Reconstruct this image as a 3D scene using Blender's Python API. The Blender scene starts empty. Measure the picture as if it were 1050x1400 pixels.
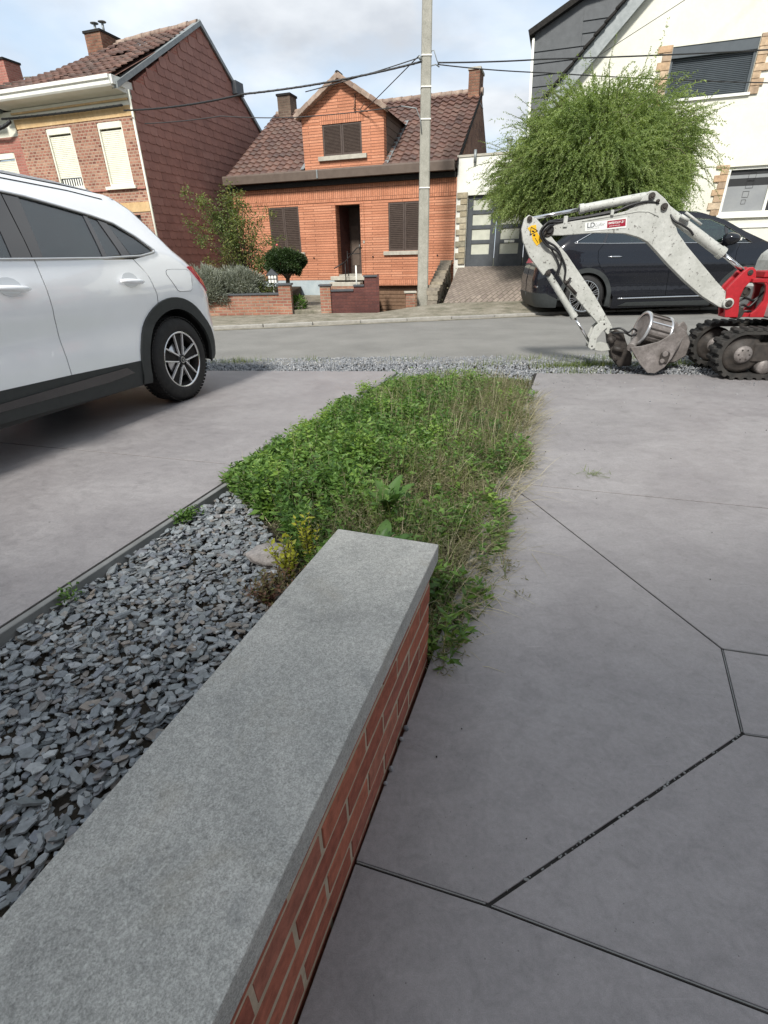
import bpy, bmesh, math, random
import numpy as np
from mathutils import Vector, Matrix, geometry, noise
R_ = math.radians
S = bpy.context.scene
COL = S.collection

# ------------------------------------------------------------ camera, sky, sun, exposure
cam = bpy.data.cameras.new('camera'); co = bpy.data.objects.new('camera', cam); COL.objects.link(co)
cam.sensor_fit = 'VERTICAL'; cam.sensor_height = 36.0; cam.lens = 36.0 * 675 / 1400; cam.clip_start = .02; cam.clip_end = 3000
co.matrix_world = Matrix.Translation((0, 0, 1.17)) @ Matrix.Rotation(R_(90 - 27.1), 4, 'X') @ Matrix.Rotation(R_(-1.15), 4, 'Z')
S.camera = co
SUN_EL, SUN_AZ = 43.0, 200.0     # azimuth clockwise from +Y (the direction the sun stands in)
W = bpy.data.worlds.new('World'); S.world = W; W.use_nodes = True
nt = W.node_tree; nt.nodes.clear()
def N(nt, t, **k):
    n = nt.nodes.new(t)
    for a, v in k.items():
        if a in n.inputs.keys() if hasattr(n.inputs, 'keys') else False: n.inputs[a].default_value = v
        else: setattr(n, a, v)
    return n
out = N(nt, 'ShaderNodeOutputWorld'); bg = N(nt, 'ShaderNodeBackground'); nt.links.new(bg.outputs[0], out.inputs[0])
sky = N(nt, 'ShaderNodeTexSky', sky_type='NISHITA', sun_disc=False); sky.sun_elevation = R_(SUN_EL); sky.sun_rotation = R_(SUN_AZ)
sky.air_density = 1.0; sky.dust_density = 1.5; sky.ozone_density = 1.0
tc = N(nt, 'ShaderNodeTexCoord')
sp = N(nt, 'ShaderNodeSeparateXYZ'); nt.links.new(tc.outputs['Generated'], sp.inputs[0])
dz = N(nt, 'ShaderNodeMath', operation='ADD'); nt.links.new(sp.outputs[2], dz.inputs[0]); dz.inputs[1].default_value = .22
def vdiv(o):
    d = N(nt, 'ShaderNodeMath', operation='DIVIDE'); nt.links.new(o, d.inputs[0]); nt.links.new(dz.outputs[0], d.inputs[1]); return d
vx, vy = vdiv(sp.outputs[0]), vdiv(sp.outputs[1])
cv = N(nt, 'ShaderNodeCombineXYZ'); nt.links.new(vx.outputs[0], cv.inputs[0]); nt.links.new(vy.outputs[0], cv.inputs[1]); cv.inputs[2].default_value = 3.3
n1 = N(nt, 'ShaderNodeTexNoise'); n1.inputs['Scale'].default_value = .95; n1.inputs['Detail'].default_value = 7; n1.inputs['Roughness'].default_value = .52; n1.inputs['Distortion'].default_value = .35
nt.links.new(cv.outputs[0], n1.inputs['Vector'])
r1 = N(nt, 'ShaderNodeValToRGB'); r1.color_ramp.elements[0].position = .34; r1.color_ramp.elements[1].position = .56
nt.links.new(n1.outputs[0], r1.inputs[0])
n2 = N(nt, 'ShaderNodeTexNoise'); n2.inputs['Scale'].default_value = 2.2; n2.inputs['Detail'].default_value = 6
nt.links.new(cv.outputs[0], n2.inputs['Vector'])
r2 = N(nt, 'ShaderNodeValToRGB'); r2.color_ramp.elements[0].position = .35; r2.color_ramp.elements[1].position = .65
r2.color_ramp.elements[0].color = (3.4, 3.65, 4.0, 1); r2.color_ramp.elements[1].color = (5.6, 5.8, 6.0, 1)
nt.links.new(n2.outputs[0], r2.inputs[0])
cl = N(nt, 'ShaderNodeMixRGB', blend_type='MIX'); 
hz = N(nt, 'ShaderNodeMixRGB', blend_type='MIX'); hz.inputs[0].default_value = .75; nt.links.new(sky.outputs[0], hz.inputs[1]); hz.inputs[2].default_value = (3.4, 4.4, 5.5, 1)
nt.links.new(r1.outputs[0], cl.inputs[0]); nt.links.new(hz.outputs[0], cl.inputs[1]); nt.links.new(r2.outputs[0], cl.inputs[2])
nt.links.new(cl.outputs[0], bg.inputs[0]); bg.inputs[1].default_value = .125
sl = bpy.data.lights.new('sun', 'SUN'); sl.energy = 3.3; sl.angle = R_(8.0); sl.color = (1, .96, .90)
so = bpy.data.objects.new('sun', sl); COL.objects.link(so)
sd = Vector((math.sin(R_(SUN_AZ)) * math.cos(R_(SUN_EL)), math.cos(R_(SUN_AZ)) * math.cos(R_(SUN_EL)), math.sin(R_(SUN_EL))))
so.rotation_euler = sd.to_track_quat('Z', 'Y').to_euler(); so.location = sd * 30
S.view_settings.view_transform = 'Standard'; S.view_settings.look = 'None'; S.view_settings.gamma = 1; S.view_settings.use_curve_mapping = False
S.view_settings.exposure = 0.64
S.render.engine = 'CYCLES'; S.cycles.max_bounces = 8; S.cycles.transparent_max_bounces = 16

# ------------------------------------------------------------ helpers
rnd = random.Random(7); rg = np.random.default_rng(11)
def tag(o, label=None, cat=None, group=None, kind=None):
    for k, v in (('label', label), ('category', cat), ('group', group), ('kind', kind)):
        if v: o[k] = v
    return o
def thing(name, label, cat, loc=(0, 0, 0), rz=0, group=None):
    o = bpy.data.objects.new(name, None); COL.objects.link(o); o.location = loc; o.rotation_euler = (0, 0, R_(rz)); o.empty_display_size = .2
    return tag(o, label, cat, group)
def link(name, me, parent=None, mat=None):
    o = bpy.data.objects.new(name, me); COL.objects.link(o)
    if parent is not None: o.parent = parent
    if mat is not None and not me.materials: me.materials.append(mat)
    return o
def mesh(name, v, f, mat=None, smooth=False):
    me = bpy.data.meshes.new(name); me.from_pydata([tuple(p) for p in v], [], [tuple(q) for q in f]); me.update()
    if mat: me.materials.append(mat)
    if smooth: me.polygons.foreach_set('use_smooth', [True] * len(me.polygons))
    return me
def npmesh(name, V, F, mat, smooth=False):
    V = np.asarray(V, np.float32).reshape(-1, 3); F = np.asarray(F, np.int32); k = F.shape[1]
    me = bpy.data.meshes.new(name); me.vertices.add(len(V)); me.vertices.foreach_set('co', V.ravel())
    me.loops.add(F.size); me.loops.foreach_set('vertex_index', F.ravel()); me.polygons.add(len(F))
    me.polygons.foreach_set('loop_start', np.arange(0, F.size, k, dtype=np.int32)); me.polygons.foreach_set('loop_total', np.full(len(F), k, np.int32))
    if smooth: me.polygons.foreach_set('use_smooth', np.ones(len(F), bool))
    me.update(calc_edges=True); me.materials.append(mat); return me
class MB:
    def __init__(s): s.v = []; s.f = []; s.sm = []
    def add(s, v, f, M=None, smooth=False):
        b = len(s.v); s.v += [tuple(M @ Vector(p)) if M else tuple(p) for p in v]; s.f += [tuple(b + i for i in q) for q in f]; s.sm += [smooth] * len(f); return s
    def box(s, x0, x1, y0, y1, z0, z1, M=None):
        v = [(x, y, z) for z in (z0, z1) for y in (y0, y1) for x in (x0, x1)]
        return s.add(v, [(0, 2, 3, 1), (4, 5, 7, 6), (0, 1, 5, 4), (2, 6, 7, 3), (0, 4, 6, 2), (1, 3, 7, 5)], M)
    def prism(s, poly, a0, a1, axis='y', M=None):   # polygon in the two other axes, extruded along axis
        P = poly if sum(poly[i][0] * poly[(i + 1) % len(poly)][1] - poly[(i + 1) % len(poly)][0] * poly[i][1] for i in range(len(poly))) > 0 else poly[::-1]
        mp = {'y': lambda p, a: (p[0], a, p[1]), 'z': lambda p, a: (p[0], p[1], a), 'x': lambda p, a: (a, p[0], p[1])}[axis]
        n = len(P); v = [mp(p, a0) for p in P] + [mp(p, a1) for p in P]
        f = [tuple(range(n))[::-1], tuple(range(n, 2 * n))] + [(i, (i + 1) % n, n + (i + 1) % n, n + i) for i in range(n)]
        if axis == 'y': f = [q[::-1] for q in f]
        return s.add(v, f, M)
    def tube(s, pts, r, n=8, cap=True, smooth=True):
        P = [Vector(p) for p in pts]; rs = r if isinstance(r, (list, tuple)) else [r] * len(P); v = []; f = []
        up = None
        for i, p in enumerate(P):
            d = (P[min(i + 1, len(P) - 1)] - P[max(i - 1, 0)]).normalized()
            if up is None: up = Vector((0, 0, 1)) if abs(d.z) < .9 else Vector((1, 0, 0))
            a = d.cross(up).normalized(); b = a.cross(d).normalized(); up = b
            v += [p + (a * math.cos(t) + b * math.sin(t)) * rs[i] for t in [2 * math.pi * k / n for k in range(n)]]
        for i in range(len(P) - 1):
            for k in range(n): f.append((i * n + k, i * n + (k + 1) % n, (i + 1) * n + (k + 1) % n, (i + 1) * n + k))
        s.add(v, f, None, smooth)
        if cap:
            b = len(s.v) - len(v); s.f += [tuple(b + k for k in range(n))[::-1], tuple(b + len(v) - n + k for k in range(n))]; s.sm += [False] * 2
        return s
    def lathe(s, prof, n=32, M=None, smooth=True):  # (radius, y) about the Y axis
        v = [(r * math.cos(2 * math.pi * k / n), y, r * math.sin(2 * math.pi * k / n)) for r, y in prof for k in range(n)]
        f = [(i * n + k, (i + 1) * n + k, (i + 1) * n + (k + 1) % n, i * n + (k + 1) % n) for i in range(len(prof) - 1) for k in range(n)]
        return s.add(v, f, M, smooth)
    def build(s, name, mat, parent=None, bevel=0, seg=1):
        me = mesh(name, s.v, s.f, mat); me.polygons.foreach_set('use_smooth', s.sm)
        if bevel:
            bm = bmesh.new(); bm.from_mesh(me); bmesh.ops.remove_doubles(bm, verts=bm.verts, dist=1e-5)
            eds = [e for e in bm.edges if len(e.link_faces) == 2 and e.calc_face_angle(0) > .5]
            bmesh.ops.bevel(bm, geom=eds, offset=bevel, segments=seg, affect='EDGES', profile=.6); bm.to_mesh(me); bm.free()
        return link(name, me, parent)
def pieces(parent, name, me, Ms, limit=300, restname=None, labels=None):
    out = []
    for M in Ms[:limit]:
        o = bpy.data.objects.new(name, me); COL.objects.link(o); o.parent = parent; o.matrix_local = M; out.append(o)
    rest = Ms[limit:]
    if rest:
        nv = len(me.vertices); V = np.empty(nv * 3, np.float32); me.vertices.foreach_get('co', V); V = V.reshape(-1, 3)
        V4 = np.hstack([V, np.ones((nv, 1))]); F = [tuple(p.vertices) for p in me.polygons]
        allv = np.vstack([(V4 @ np.array(M).T)[:, :3] for M in rest]); fs = [tuple(i * nv + k for k in q) for i in range(len(rest)) for q in F]
        m2 = mesh(restname or name + '_field', allv.tolist(), fs, me.materials[0])
        o = link(restname or name + '_field', m2, parent); o['kind'] = 'stuff'
    return out
def T(x=0, y=0, z=0, rx=0, ry=0, rz=0, s=(1, 1, 1)):
    from mathutils import Euler
    return Matrix.Translation((x, y, z)) @ Euler((rx, ry, rz)).to_matrix().to_4x4() @ Matrix.Diagonal((s[0], s[1], s[2], 1))

# ------------------------------------------------------------ materials
def base_mat(name, rough=.7, metal=0, spec=.5):
    m = bpy.data.materials.new(name); m.use_nodes = True; nt = m.node_tree; b = nt.nodes['Principled BSDF']
    b.inputs['Roughness'].default_value = rough; b.inputs['Metallic'].default_value = metal; b.inputs['Specular IOR Level'].default_value = spec
    return m, nt, b
def ramp(nt, fac, cols):
    r = nt.nodes.new('ShaderNodeValToRGB'); e = r.color_ramp.elements
    while len(e) < len(cols): e.new(.5)
    for i, (p, c) in enumerate(cols): e[i].position = p; e[i].color = (*c, 1)
    nt.links.new(fac, r.inputs[0]); return r.outputs[0]
def noi(nt, scale, detail=4, rough=.55, vec=None, dist=0):
    n = nt.nodes.new('ShaderNodeTexNoise'); n.inputs['Scale'].default_value = scale; n.inputs['Detail'].default_value = detail; n.inputs['Roughness'].default_value = rough; n.inputs['Distortion'].default_value = dist
    if vec: nt.links.new(vec, n.inputs['Vector'])
    return n.outputs[0]
def objco(nt):
    t = nt.nodes.new('ShaderNodeTexCoord'); return t.outputs['Object']
def worldco(nt):
    g = nt.nodes.new('ShaderNodeNewGeometry'); return g.outputs['Position']
def mixc(nt, a, b, fac, mode='MIX'):
    m = nt.nodes.new('ShaderNodeMixRGB'); m.blend_type = mode
    for i, x in ((0, fac), (1, a), (2, b)):
        if isinstance(x, (int, float)): m.inputs[i].default_value = x
        elif isinstance(x, tuple): m.inputs[i].default_value = (*x, 1)
        else: nt.links.new(x, m.inputs[i])
    return m.outputs[0]
def bump(nt, b, h, strength=.3, dist=.01, prev=None):
    n = nt.nodes.new('ShaderNodeBump'); n.inputs['Strength'].default_value = strength; n.inputs['Distance'].default_value = dist
    nt.links.new(h, n.inputs['Height'])
    if prev: nt.links.new(prev, n.inputs['Normal'])
    nt.links.new(n.outputs[0], b.inputs['Normal']); return n.outputs[0]
def math_(nt, op, a, b=None):
    m = nt.nodes.new('ShaderNodeMath'); m.operation = op
    for i, x in enumerate((a, b)):
        if x is None: continue
        if isinstance(x, (int, float)): m.inputs[i].default_value = x
        else: nt.links.new(x, m.inputs[i])
    return m.outputs[0]
def isl(nt):   # random number per piece
    g = nt.nodes.new('ShaderNodeNewGeometry'); o = nt.nodes.new('ShaderNodeObjectInfo')
    return math_(nt, 'FRACT', math_(nt, 'ADD', g.outputs['Random Per Island'], o.outputs['Random']))
def M_mix(name, c1, c2, scale=8, rough=.8, bs=.25, bscale=40, bd=.004, spec=.3, fine=None, world=True, metal=0, detail=5, c3=None):
    m, nt, b = base_mat(name, rough, metal, spec); v = worldco(nt) if world else objco(nt)
    n = noi(nt, scale, detail, .6, v); c = ramp(nt, n, [(.3, c1), (.7, c2)] if not c3 else [(.28, c1), (.5, c2), (.72, c3)])
    if fine:
        n3 = noi(nt, fine[0], 3, .7, v); c = mixc(nt, c, ramp(nt, n3, [(.3, (1 - fine[1],) * 3), (.7, (1 + fine[1],) * 3)]), 1.0, 'MULTIPLY')
    nt.links.new(c, b.inputs['Base Color']); h = noi(nt, bscale, 4, .65, v)
    if bs: bump(nt, b, h, bs, bd)
    return m
def M_piece(name, cols, rough=.75, scale=25, amt=.25, bs=.3, bscale=90, bd=.002, spec=.3, metal=0):  # colour varies piece by piece
    m, nt, b = base_mat(name, rough, metal, spec); v = worldco(nt)
    k = len(cols); c = ramp(nt, isl(nt), [(i / max(1, k - 1), cc) for i, cc in enumerate(cols)])
    n = noi(nt, scale, 5, .65, v); c = mixc(nt, c, ramp(nt, n, [(.3, (1 - amt,) * 3), (.72, (1 + amt,) * 3)]), 1.0, 'MULTIPLY')
    nt.links.new(c, b.inputs['Base Color'])
    if bs: bump(nt, b, noi(nt, bscale, 4, .6, v), bs, bd)
    return m
def M_plain(name, c, rough=.5, metal=0, spec=.5, coat=0):
    m, nt, b = base_mat(name, rough, metal, spec); b.inputs['Base Color'].default_value = (*c, 1)
    v = objco(nt); n = noi(nt, 14, 4, .6, v)
    nt.links.new(mixc(nt, c, ramp(nt, n, [(.3, (.86,) * 3), (.7, (1.08,) * 3)]), 1.0, 'MULTIPLY') if False else mixc(nt, c, tuple(x * .82 for x in c), n), b.inputs['Base Color'])
    b.inputs['Coat Weight'].default_value = coat; b.inputs['Coat Roughness'].default_value = .03
    return m
def M_brick(name, cols, mortar, bw=.22, bh=.065, ms=.01, rough=.85, rot=False, offset=.5, bs=.6, stain=.3, squash=1):
    m, nt, b = base_mat(name, rough, 0, .25); o = objco(nt); s = nt.nodes.new('ShaderNodeSeparateXYZ'); nt.links.new(o, s.inputs[0])
    u = math_(nt, 'ADD', s.outputs[0], s.outputs[1]); c = nt.nodes.new('ShaderNodeCombineXYZ'); nt.links.new(u, c.inputs[0]); nt.links.new(s.outputs[2], c.inputs[1])
    bt = nt.nodes.new('ShaderNodeTexBrick'); nt.links.new(c.outputs[0], bt.inputs['Vector']); bt.offset = offset
    for k, x in (('Scale', 1), ('Brick Width', bw), ('Row Height', bh), ('Mortar Size', ms), ('Mortar Smooth', .2), ('Bias', 0)): bt.inputs[k].default_value = x
    bt.inputs['Color1'].default_value = (0, 0, 0, 1); bt.inputs['Color2'].default_value = (1, 1, 1, 1); bt.inputs['Mortar'].default_value = (.5, .5, .5, 1)
    k = len(cols); bc = ramp(nt, bt.outputs['Color'], [(i / max(1, k - 1), cc) for i, cc in enumerate(cols)])
    n = noi(nt, 30, 4, .6, o); bc = mixc(nt, bc, ramp(nt, n, [(.3, (.8,) * 3), (.7, (1.15,) * 3)]), 1.0, 'MULTIPLY')
    cc = mixc(nt, bc, mortar, bt.outputs['Fac'])
    n4 = noi(nt, 1.3, 5, .65, o); cc = mixc(nt, cc, ramp(nt, n4, [(.35, (1 - stain,) * 3), (.65, (1.05,) * 3)]), 1.0, 'MULTIPLY')
    nt.links.new(cc, b.inputs['Base Color'])
    h = math_(nt, 'SUBTRACT', math_(nt, 'MULTIPLY', n, .3), bt.outputs['Fac']); bump(nt, b, h, bs, .012)
    return m
def M_brick_plan(*a, **k):
    m = M_brick(*a, **k); nt = m.node_tree; cx = [n for n in nt.nodes if n.type == 'COMBXYZ'][0]; sx = [n for n in nt.nodes if n.type == 'SEPXYZ'][0]
    for l in list(cx.inputs[0].links) + list(cx.inputs[1].links): nt.links.remove(l)
    a1_ = math_(nt, 'ADD', sx.outputs[0], sx.outputs[1]); b1_ = math_(nt, 'SUBTRACT', sx.outputs[0], sx.outputs[1])
    nt.links.new(a1_, cx.inputs[0]); nt.links.new(b1_, cx.inputs[1]); return m
def M_leaf(name, cols, rough=.55, trans=.35, scale=2.2):
    m = bpy.data.materials.new(name); m.use_nodes = True; nt = m.node_tree; b = nt.nodes['Principled BSDF']; b.inputs['Roughness'].default_value = rough; b.inputs['Specular IOR Level'].default_value = .35
    k = len(cols); f = math_(nt, 'ADD', math_(nt, 'MULTIPLY', isl(nt), .5), math_(nt, 'ADD', math_(nt, 'MULTIPLY', noi(nt, scale, 3, .6, worldco(nt)), 1.0), -.25))
    c = ramp(nt, f, [(.12 + .76 * i / max(1, k - 1), cc) for i, cc in enumerate(cols)]); nt.links.new(c, b.inputs['Base Color'])
    t = nt.nodes.new('ShaderNodeBsdfTranslucent'); nt.links.new(mixc(nt, c, (1.25, 1.25, .7), 1.0, 'MULTIPLY'), t.inputs[0])
    mx = nt.nodes.new('ShaderNodeMixShader'); mx.inputs[0].default_value = trans; nt.links.new(b.outputs[0], mx.inputs[1]); nt.links.new(t.outputs[0], mx.inputs[2])
    nt.links.new(mx.outputs[0], nt.nodes['Material Output'].inputs[0]); return m
def M_paint(name, c, rough=.25, flake=0, metal=0, coat=1):
    m, nt, b = base_mat(name, rough, metal, .5); b.inputs['Base Color'].default_value = (*c, 1); b.inputs['Coat Weight'].default_value = coat; b.inputs['Coat Roughness'].default_value = .02
    v = worldco(nt); n = noi(nt, 3, 4, .6, v); nt.links.new(mixc(nt, c, tuple(x * .9 for x in c), n), b.inputs['Base Color'])
    nt.links.new(ramp(nt, noi(nt, 9, 4, .6, v), [(.35, (rough,) * 3), (.75, (rough + .16,) * 3)]), b.inputs['Roughness']); return m
def M_glass(name, tint=(.3, .34, .34), dark=.5):
    m = bpy.data.materials.new(name); m.use_nodes = True; nt = m.node_tree; nt.nodes.remove(nt.nodes['Principled BSDF'])
    t = nt.nodes.new('ShaderNodeBsdfTransparent'); t.inputs[0].default_value = (*tint, 1)
    g = nt.nodes.new('ShaderNodeBsdfGlossy'); g.inputs['Roughness'].default_value = .015; g.inputs[0].default_value = (.9, .95, 1, 1)
    f = nt.nodes.new('ShaderNodeFresnel'); f.inputs[0].default_value = 1.55; fa = math_(nt, 'ADD', math_(nt, 'MULTIPLY', f.outputs[0], .9), .05)
    n = nt.nodes.new('ShaderNodeBump'); n.inputs['Strength'].default_value = .02; nt.links.new(noi(nt, 2.5, 2, .5, objco(nt)), n.inputs['Height']); nt.links.new(n.outputs[0], g.inputs['Normal'])
    mx = nt.nodes.new('ShaderNodeMixShader'); nt.links.new(fa, mx.inputs[0]); nt.links.new(t.outputs[0], mx.inputs[1]); nt.links.new(g.outputs[0], mx.inputs[2])
    nt.links.new(mx.outputs[0], nt.nodes['Material Output'].inputs[0]); return m
def M_concrete():
    m, nt, b = base_mat('polished_concrete', .5, 0, .4); v = worldco(nt)
    mp = nt.nodes.new('ShaderNodeMapping'); nt.links.new(v, mp.inputs[0]); mp.inputs['Scale'].default_value = (1, 1.3, 1); mp.inputs['Rotation'].default_value = (0, 0, .5); vv = mp.outputs[0]
    a = noi(nt, 1.5, 9, .62, vv, .7); c = ramp(nt, a, [(.28, (.200, .188, .190)), (.5, (.236, .223, .223)), (.72, (.275, .262, .261))])
    s = noi(nt, 13, 8, .74, vv, .9); c = mixc(nt, c, ramp(nt, s, [(.26, (.78,) * 3), (.5, (1,) * 3), (.74, (1.16,) * 3)]), 1.0, 'MULTIPLY')
    g = noi(nt, 75, 5, .75, v); c = mixc(nt, c, ramp(nt, g, [(.3, (.88,) * 3), (.7, (1.10,) * 3)]), 1.0, 'MULTIPLY')
    f = noi(nt, 520, 2, .6, v); c = mixc(nt, c, ramp(nt, f, [(.3, (.88,) * 3), (.7, (1.12,) * 3)]), 1.0, 'MULTIPLY')
    d = noi(nt, 3.1, 4, .6, v, .6); c = mixc(nt, c, (.10, .094, .094), ramp(nt, d, [(.64, (0,) * 3), (.80, (.5,) * 3)]))
    e = noi(nt, 26, 2, .5, v); c = mixc(nt, c, (.06, .055, .052), ramp(nt, e, [(.76, (0,) * 3), (.80, (.55,) * 3)]))
    for rot, sc_, th in ((-1.1, (1.6, 34, 1), .71), (.35, (1.2, 40, 1), .73), (1.3, (1.1, 30, 1), .735)):
        mp2 = nt.nodes.new('ShaderNodeMapping'); nt.links.new(v, mp2.inputs[0]); mp2.inputs['Scale'].default_value = sc_; mp2.inputs['Rotation'].default_value = (0, 0, rot)
        sc = noi(nt, 1.5, 3, .6, mp2.outputs[0], .25); c = mixc(nt, c, (.36, .35, .345), ramp(nt, sc, [(th, (0,) * 3), (th + .05, (.40,) * 3)]))
    vo = nt.nodes.new('ShaderNodeTexVoronoi'); vo.inputs['Scale'].default_value = 38; nt.links.new(v, vo.inputs['Vector'])
    c = mixc(nt, c, (.05, .045, .04), ramp(nt, vo.outputs['Distance'], [(.035, (.7,) * 3), (.06, (0,) * 3)]))
    nt.links.new(c, b.inputs['Base Color'])
    nt.links.new(ramp(nt, s, [(.3, (.40,) * 3), (.7, (.60,) * 3)]), b.inputs['Roughness'])
    n1 = bump(nt, b, s, .25, .004); n2 = bump(nt, b, g, .2, .002, n1); bump(nt, b, f, .15, .001, n2); return m
def M_bluestone():
    m, nt, b = base_mat('bluestone', .72, 0, .3); v = worldco(nt)
    a = noi(nt, 4.2, 8, .66, v, .4); c = ramp(nt, a, [(.3, (.25, .252, .236)), (.5, (.325, .326, .302)), (.70, (.40, .395, .365))])
    s = noi(nt, 360, 4, .7, v, .2); c = mixc(nt, c, ramp(nt, s, [(.32, (.62,) * 3), (.5, (1,) * 3), (.68, (1.38,) * 3)]), 1.0, 'MULTIPLY')
    q = noi(nt, 95, 4, .7, v, .8); c = mixc(nt, c, ramp(nt, q, [(.32, (.80,) * 3), (.5, (1,) * 3), (.70, (1.22,) * 3)]), 1.0, 'MULTIPLY')
    vo = nt.nodes.new('ShaderNodeTexVoronoi'); vo.inputs['Scale'].default_value = 95; nt.links.new(v, vo.inputs['Vector'])
    c = mixc(nt, c, (.44, .44, .415), ramp(nt, vo.outputs['Distance'], [(.05, (.75,) * 3), (.16, (0,) * 3)]))
    d = noi(nt, 9, 6, .65, v, .5); c = mixc(nt, c, (.14, .145, .145), ramp(nt, d, [(.58, (0,) * 3), (.74, (.5,) * 3)]))
    e = noi(nt, 17, 4, .65, v, .8); c = mixc(nt, c, (.40, .40, .375), ramp(nt, e, [(.58, (0,) * 3), (.70, (.42,) * 3)]))
    w = noi(nt, 5.5, 4, .6, v, .4); c = mixc(nt, c, (.25, .225, .17), ramp(nt, w, [(.58, (0,) * 3), (.72, (.30,) * 3)]))
    nt.links.new(c, b.inputs['Base Color']); n1 = bump(nt, b, s, .45, .0012); n2 = bump(nt, b, q, .4, .002, n1); bump(nt, b, vo.outputs['Distance'], .2, .001, n2); return m
MC = M_concrete(); MBS = M_bluestone()
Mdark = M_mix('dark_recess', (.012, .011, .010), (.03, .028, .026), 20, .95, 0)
Masph = M_mix('asphalt', (.165, .162, .150), (.225, .22, .203), 1.1, .85, .5, 260, .004, .3, (190, .28))
Mpave = M_mix('old_concrete', (.11, .11, .075), (.22, .20, .155), 3.2, .9, .5, 60, .006, .25, (24, .25), c3=(.31, .285, .235))
Msoil = M_mix('soil', (.022, .018, .013), (.05, .042, .03), 14, .95, .6, 50, .01)
Mground = M_mix('rough_ground', (.05, .06, .03), (.10, .09, .05), .6, .95, .4, 20, .02)
Mkerb = M_piece('kerb_stone', [(.26, .25, .23), (.34, .33, .30), (.30, .285, .25)], .8, 12, .2)
Medge = M_mix('edge_grey', (.15, .155, .15), (.22, .225, .22), 10, .8, .3, 90, .003)
Mslate = M_piece('slate_chip', [(.10, .113, .126), (.16, .18, .196), (.21, .235, .245), (.12, .135, .14), (.25, .27, .28), (.18, .195, .20), (.20, .175, .15), (.145, .16, .185), (.32, .34, .345), (.13, .145, .158)], .5, 60, .28, .35, 160, .0015, .5)
Mgrav = M_piece('gravel_stone', [(.10, .11, .12), (.18, .19, .20), (.27, .28, .29), (.14, .15, .165), (.40, .40, .39)], .8, 60, .2, 0)
Mwbrick = M_piece('red_brick', [(.27, .088, .055), (.33, .112, .068), (.23, .072, .047), (.30, .118, .078), (.25, .085, .06)], .85, 38, .30, .5, 240, .0012, .25)
Mmort = M_mix('mortar', (.30, .245, .175), (.42, .35, .26), 30, .95, .4, 200, .002)

# ------------------------------------------------------------ ground and roads (setting)
def sheet(name, pts, z, mat, zs=None, kind='structure', parent=None, thick=None):
    if thick: 
        mb = MB(); n = len(pts); zz = zs or [z] * n
        v = [(p[0], p[1], zz[i]) for i, p in enumerate(pts)] + [(p[0], p[1], thick) for p in pts]
        mb.add(v, [tuple(range(n)), tuple(range(n, 2 * n))[::-1]] + [(i, n + i, n + (i + 1) % n, (i + 1) % n) for i in range(n)]); o = mb.build(name, mat, parent)
    else:
        o = link(name, mesh(name, [(p[0], p[1], (zs[i] if zs else z)) for i, p in enumerate(pts)], [tuple(range(len(pts)))], mat), parent)
    if parent is None: o['kind'] = kind
    return o
sheet('ground', [(-900, -900), (900, -900), (900, 1400), (-900, 1400)], -.62, Mground)
K0, KD = Vector((-3.33, 10.38)), Vector((6.26, 1.32)).normalized()
def kp(t):
    if t < -2: return K0 + KD * -2 + Vector((1, .035)).normalized() * (t + 2)
    if t > 9: return K0 + KD * 9 + Vector((1, .06)).normalized() * (t - 9)
    return K0 + KD * t
def nl_road(x): return 6.86 - .05 * x
A, B = kp(-26), kp(34)
rdp = [(-29, nl_road(-29) - .4), (32, nl_road(32) - .4)] + [(kp(t).x, kp(t).y + .05) for t in (34, 20, 9, 4, 0, -2, -12, -26)]
sheet('road', rdp, -.012, Masph, thick=-.4)
# pavement behind the far kerb: rises to the right
pv = [(-30, 12.6, -.02), (-4.05, 13.08, .0), (-1.35, 12.9, .03), (-.08, 12.86, .02), (.85, 13.3, .10), (1.6, 13.6, .15), (3.9, 13.6, .17), (12, 14.2, .3), (36, 19, .6)]
ks = [-27, -.9, 1.6, 2.9, 4.0, 4.8, 7.1, 15, 36]
mb = MB(); vv = []
for (x, y, z), t in zip(pv, ks): 
    q = kp(t) + Vector((-KD.y, KD.x)) * .13; vv += [(q.x, q.y, .035), (x, y, z), (x, y, -.45)]
ff = []
for i in range(len(pv) - 1): ff += [(3 * i, 3 * i + 3, 3 * i + 4, 3 * i + 1), (3 * i + 1, 3 * i + 4, 3 * i + 5, 3 * i + 2)]
mb.add(vv, ff); pave = mb.build('pavement', Mpave); pave['kind'] = 'structure'
kme = MB().box(0, .985, 0, .13, -.2, .045).build('tmp', Mkerb, None, .008).data; bpy.data.objects.remove(bpy.data.objects['tmp'])
kerb = thing('kerb', None, None); kerb['kind'] = 'structure'
pieces(kerb, 'kerb_stone', kme, [T(kp(t).x, kp(t).y, rnd.uniform(-.006, .006), 0, rnd.uniform(-.006, .006), math.atan2((kp(t + 1) - kp(t)).y, (kp(t + 1) - kp(t)).x) + rnd.uniform(-.006, .006)) for t in [-12 + i for i in range(30)]])
# gutter strip
g0, g1 = kp(-2), kp(9); nn = Vector((KD.y, -KD.x)) * .22
sheet('gutter', [(g0.x, g0.y - .02), (g0.x + nn.x, g0.y + nn.y), (g1.x + nn.x, g1.y + nn.y), (g1.x, g1.y - .02)], -.006, Mpave)

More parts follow.
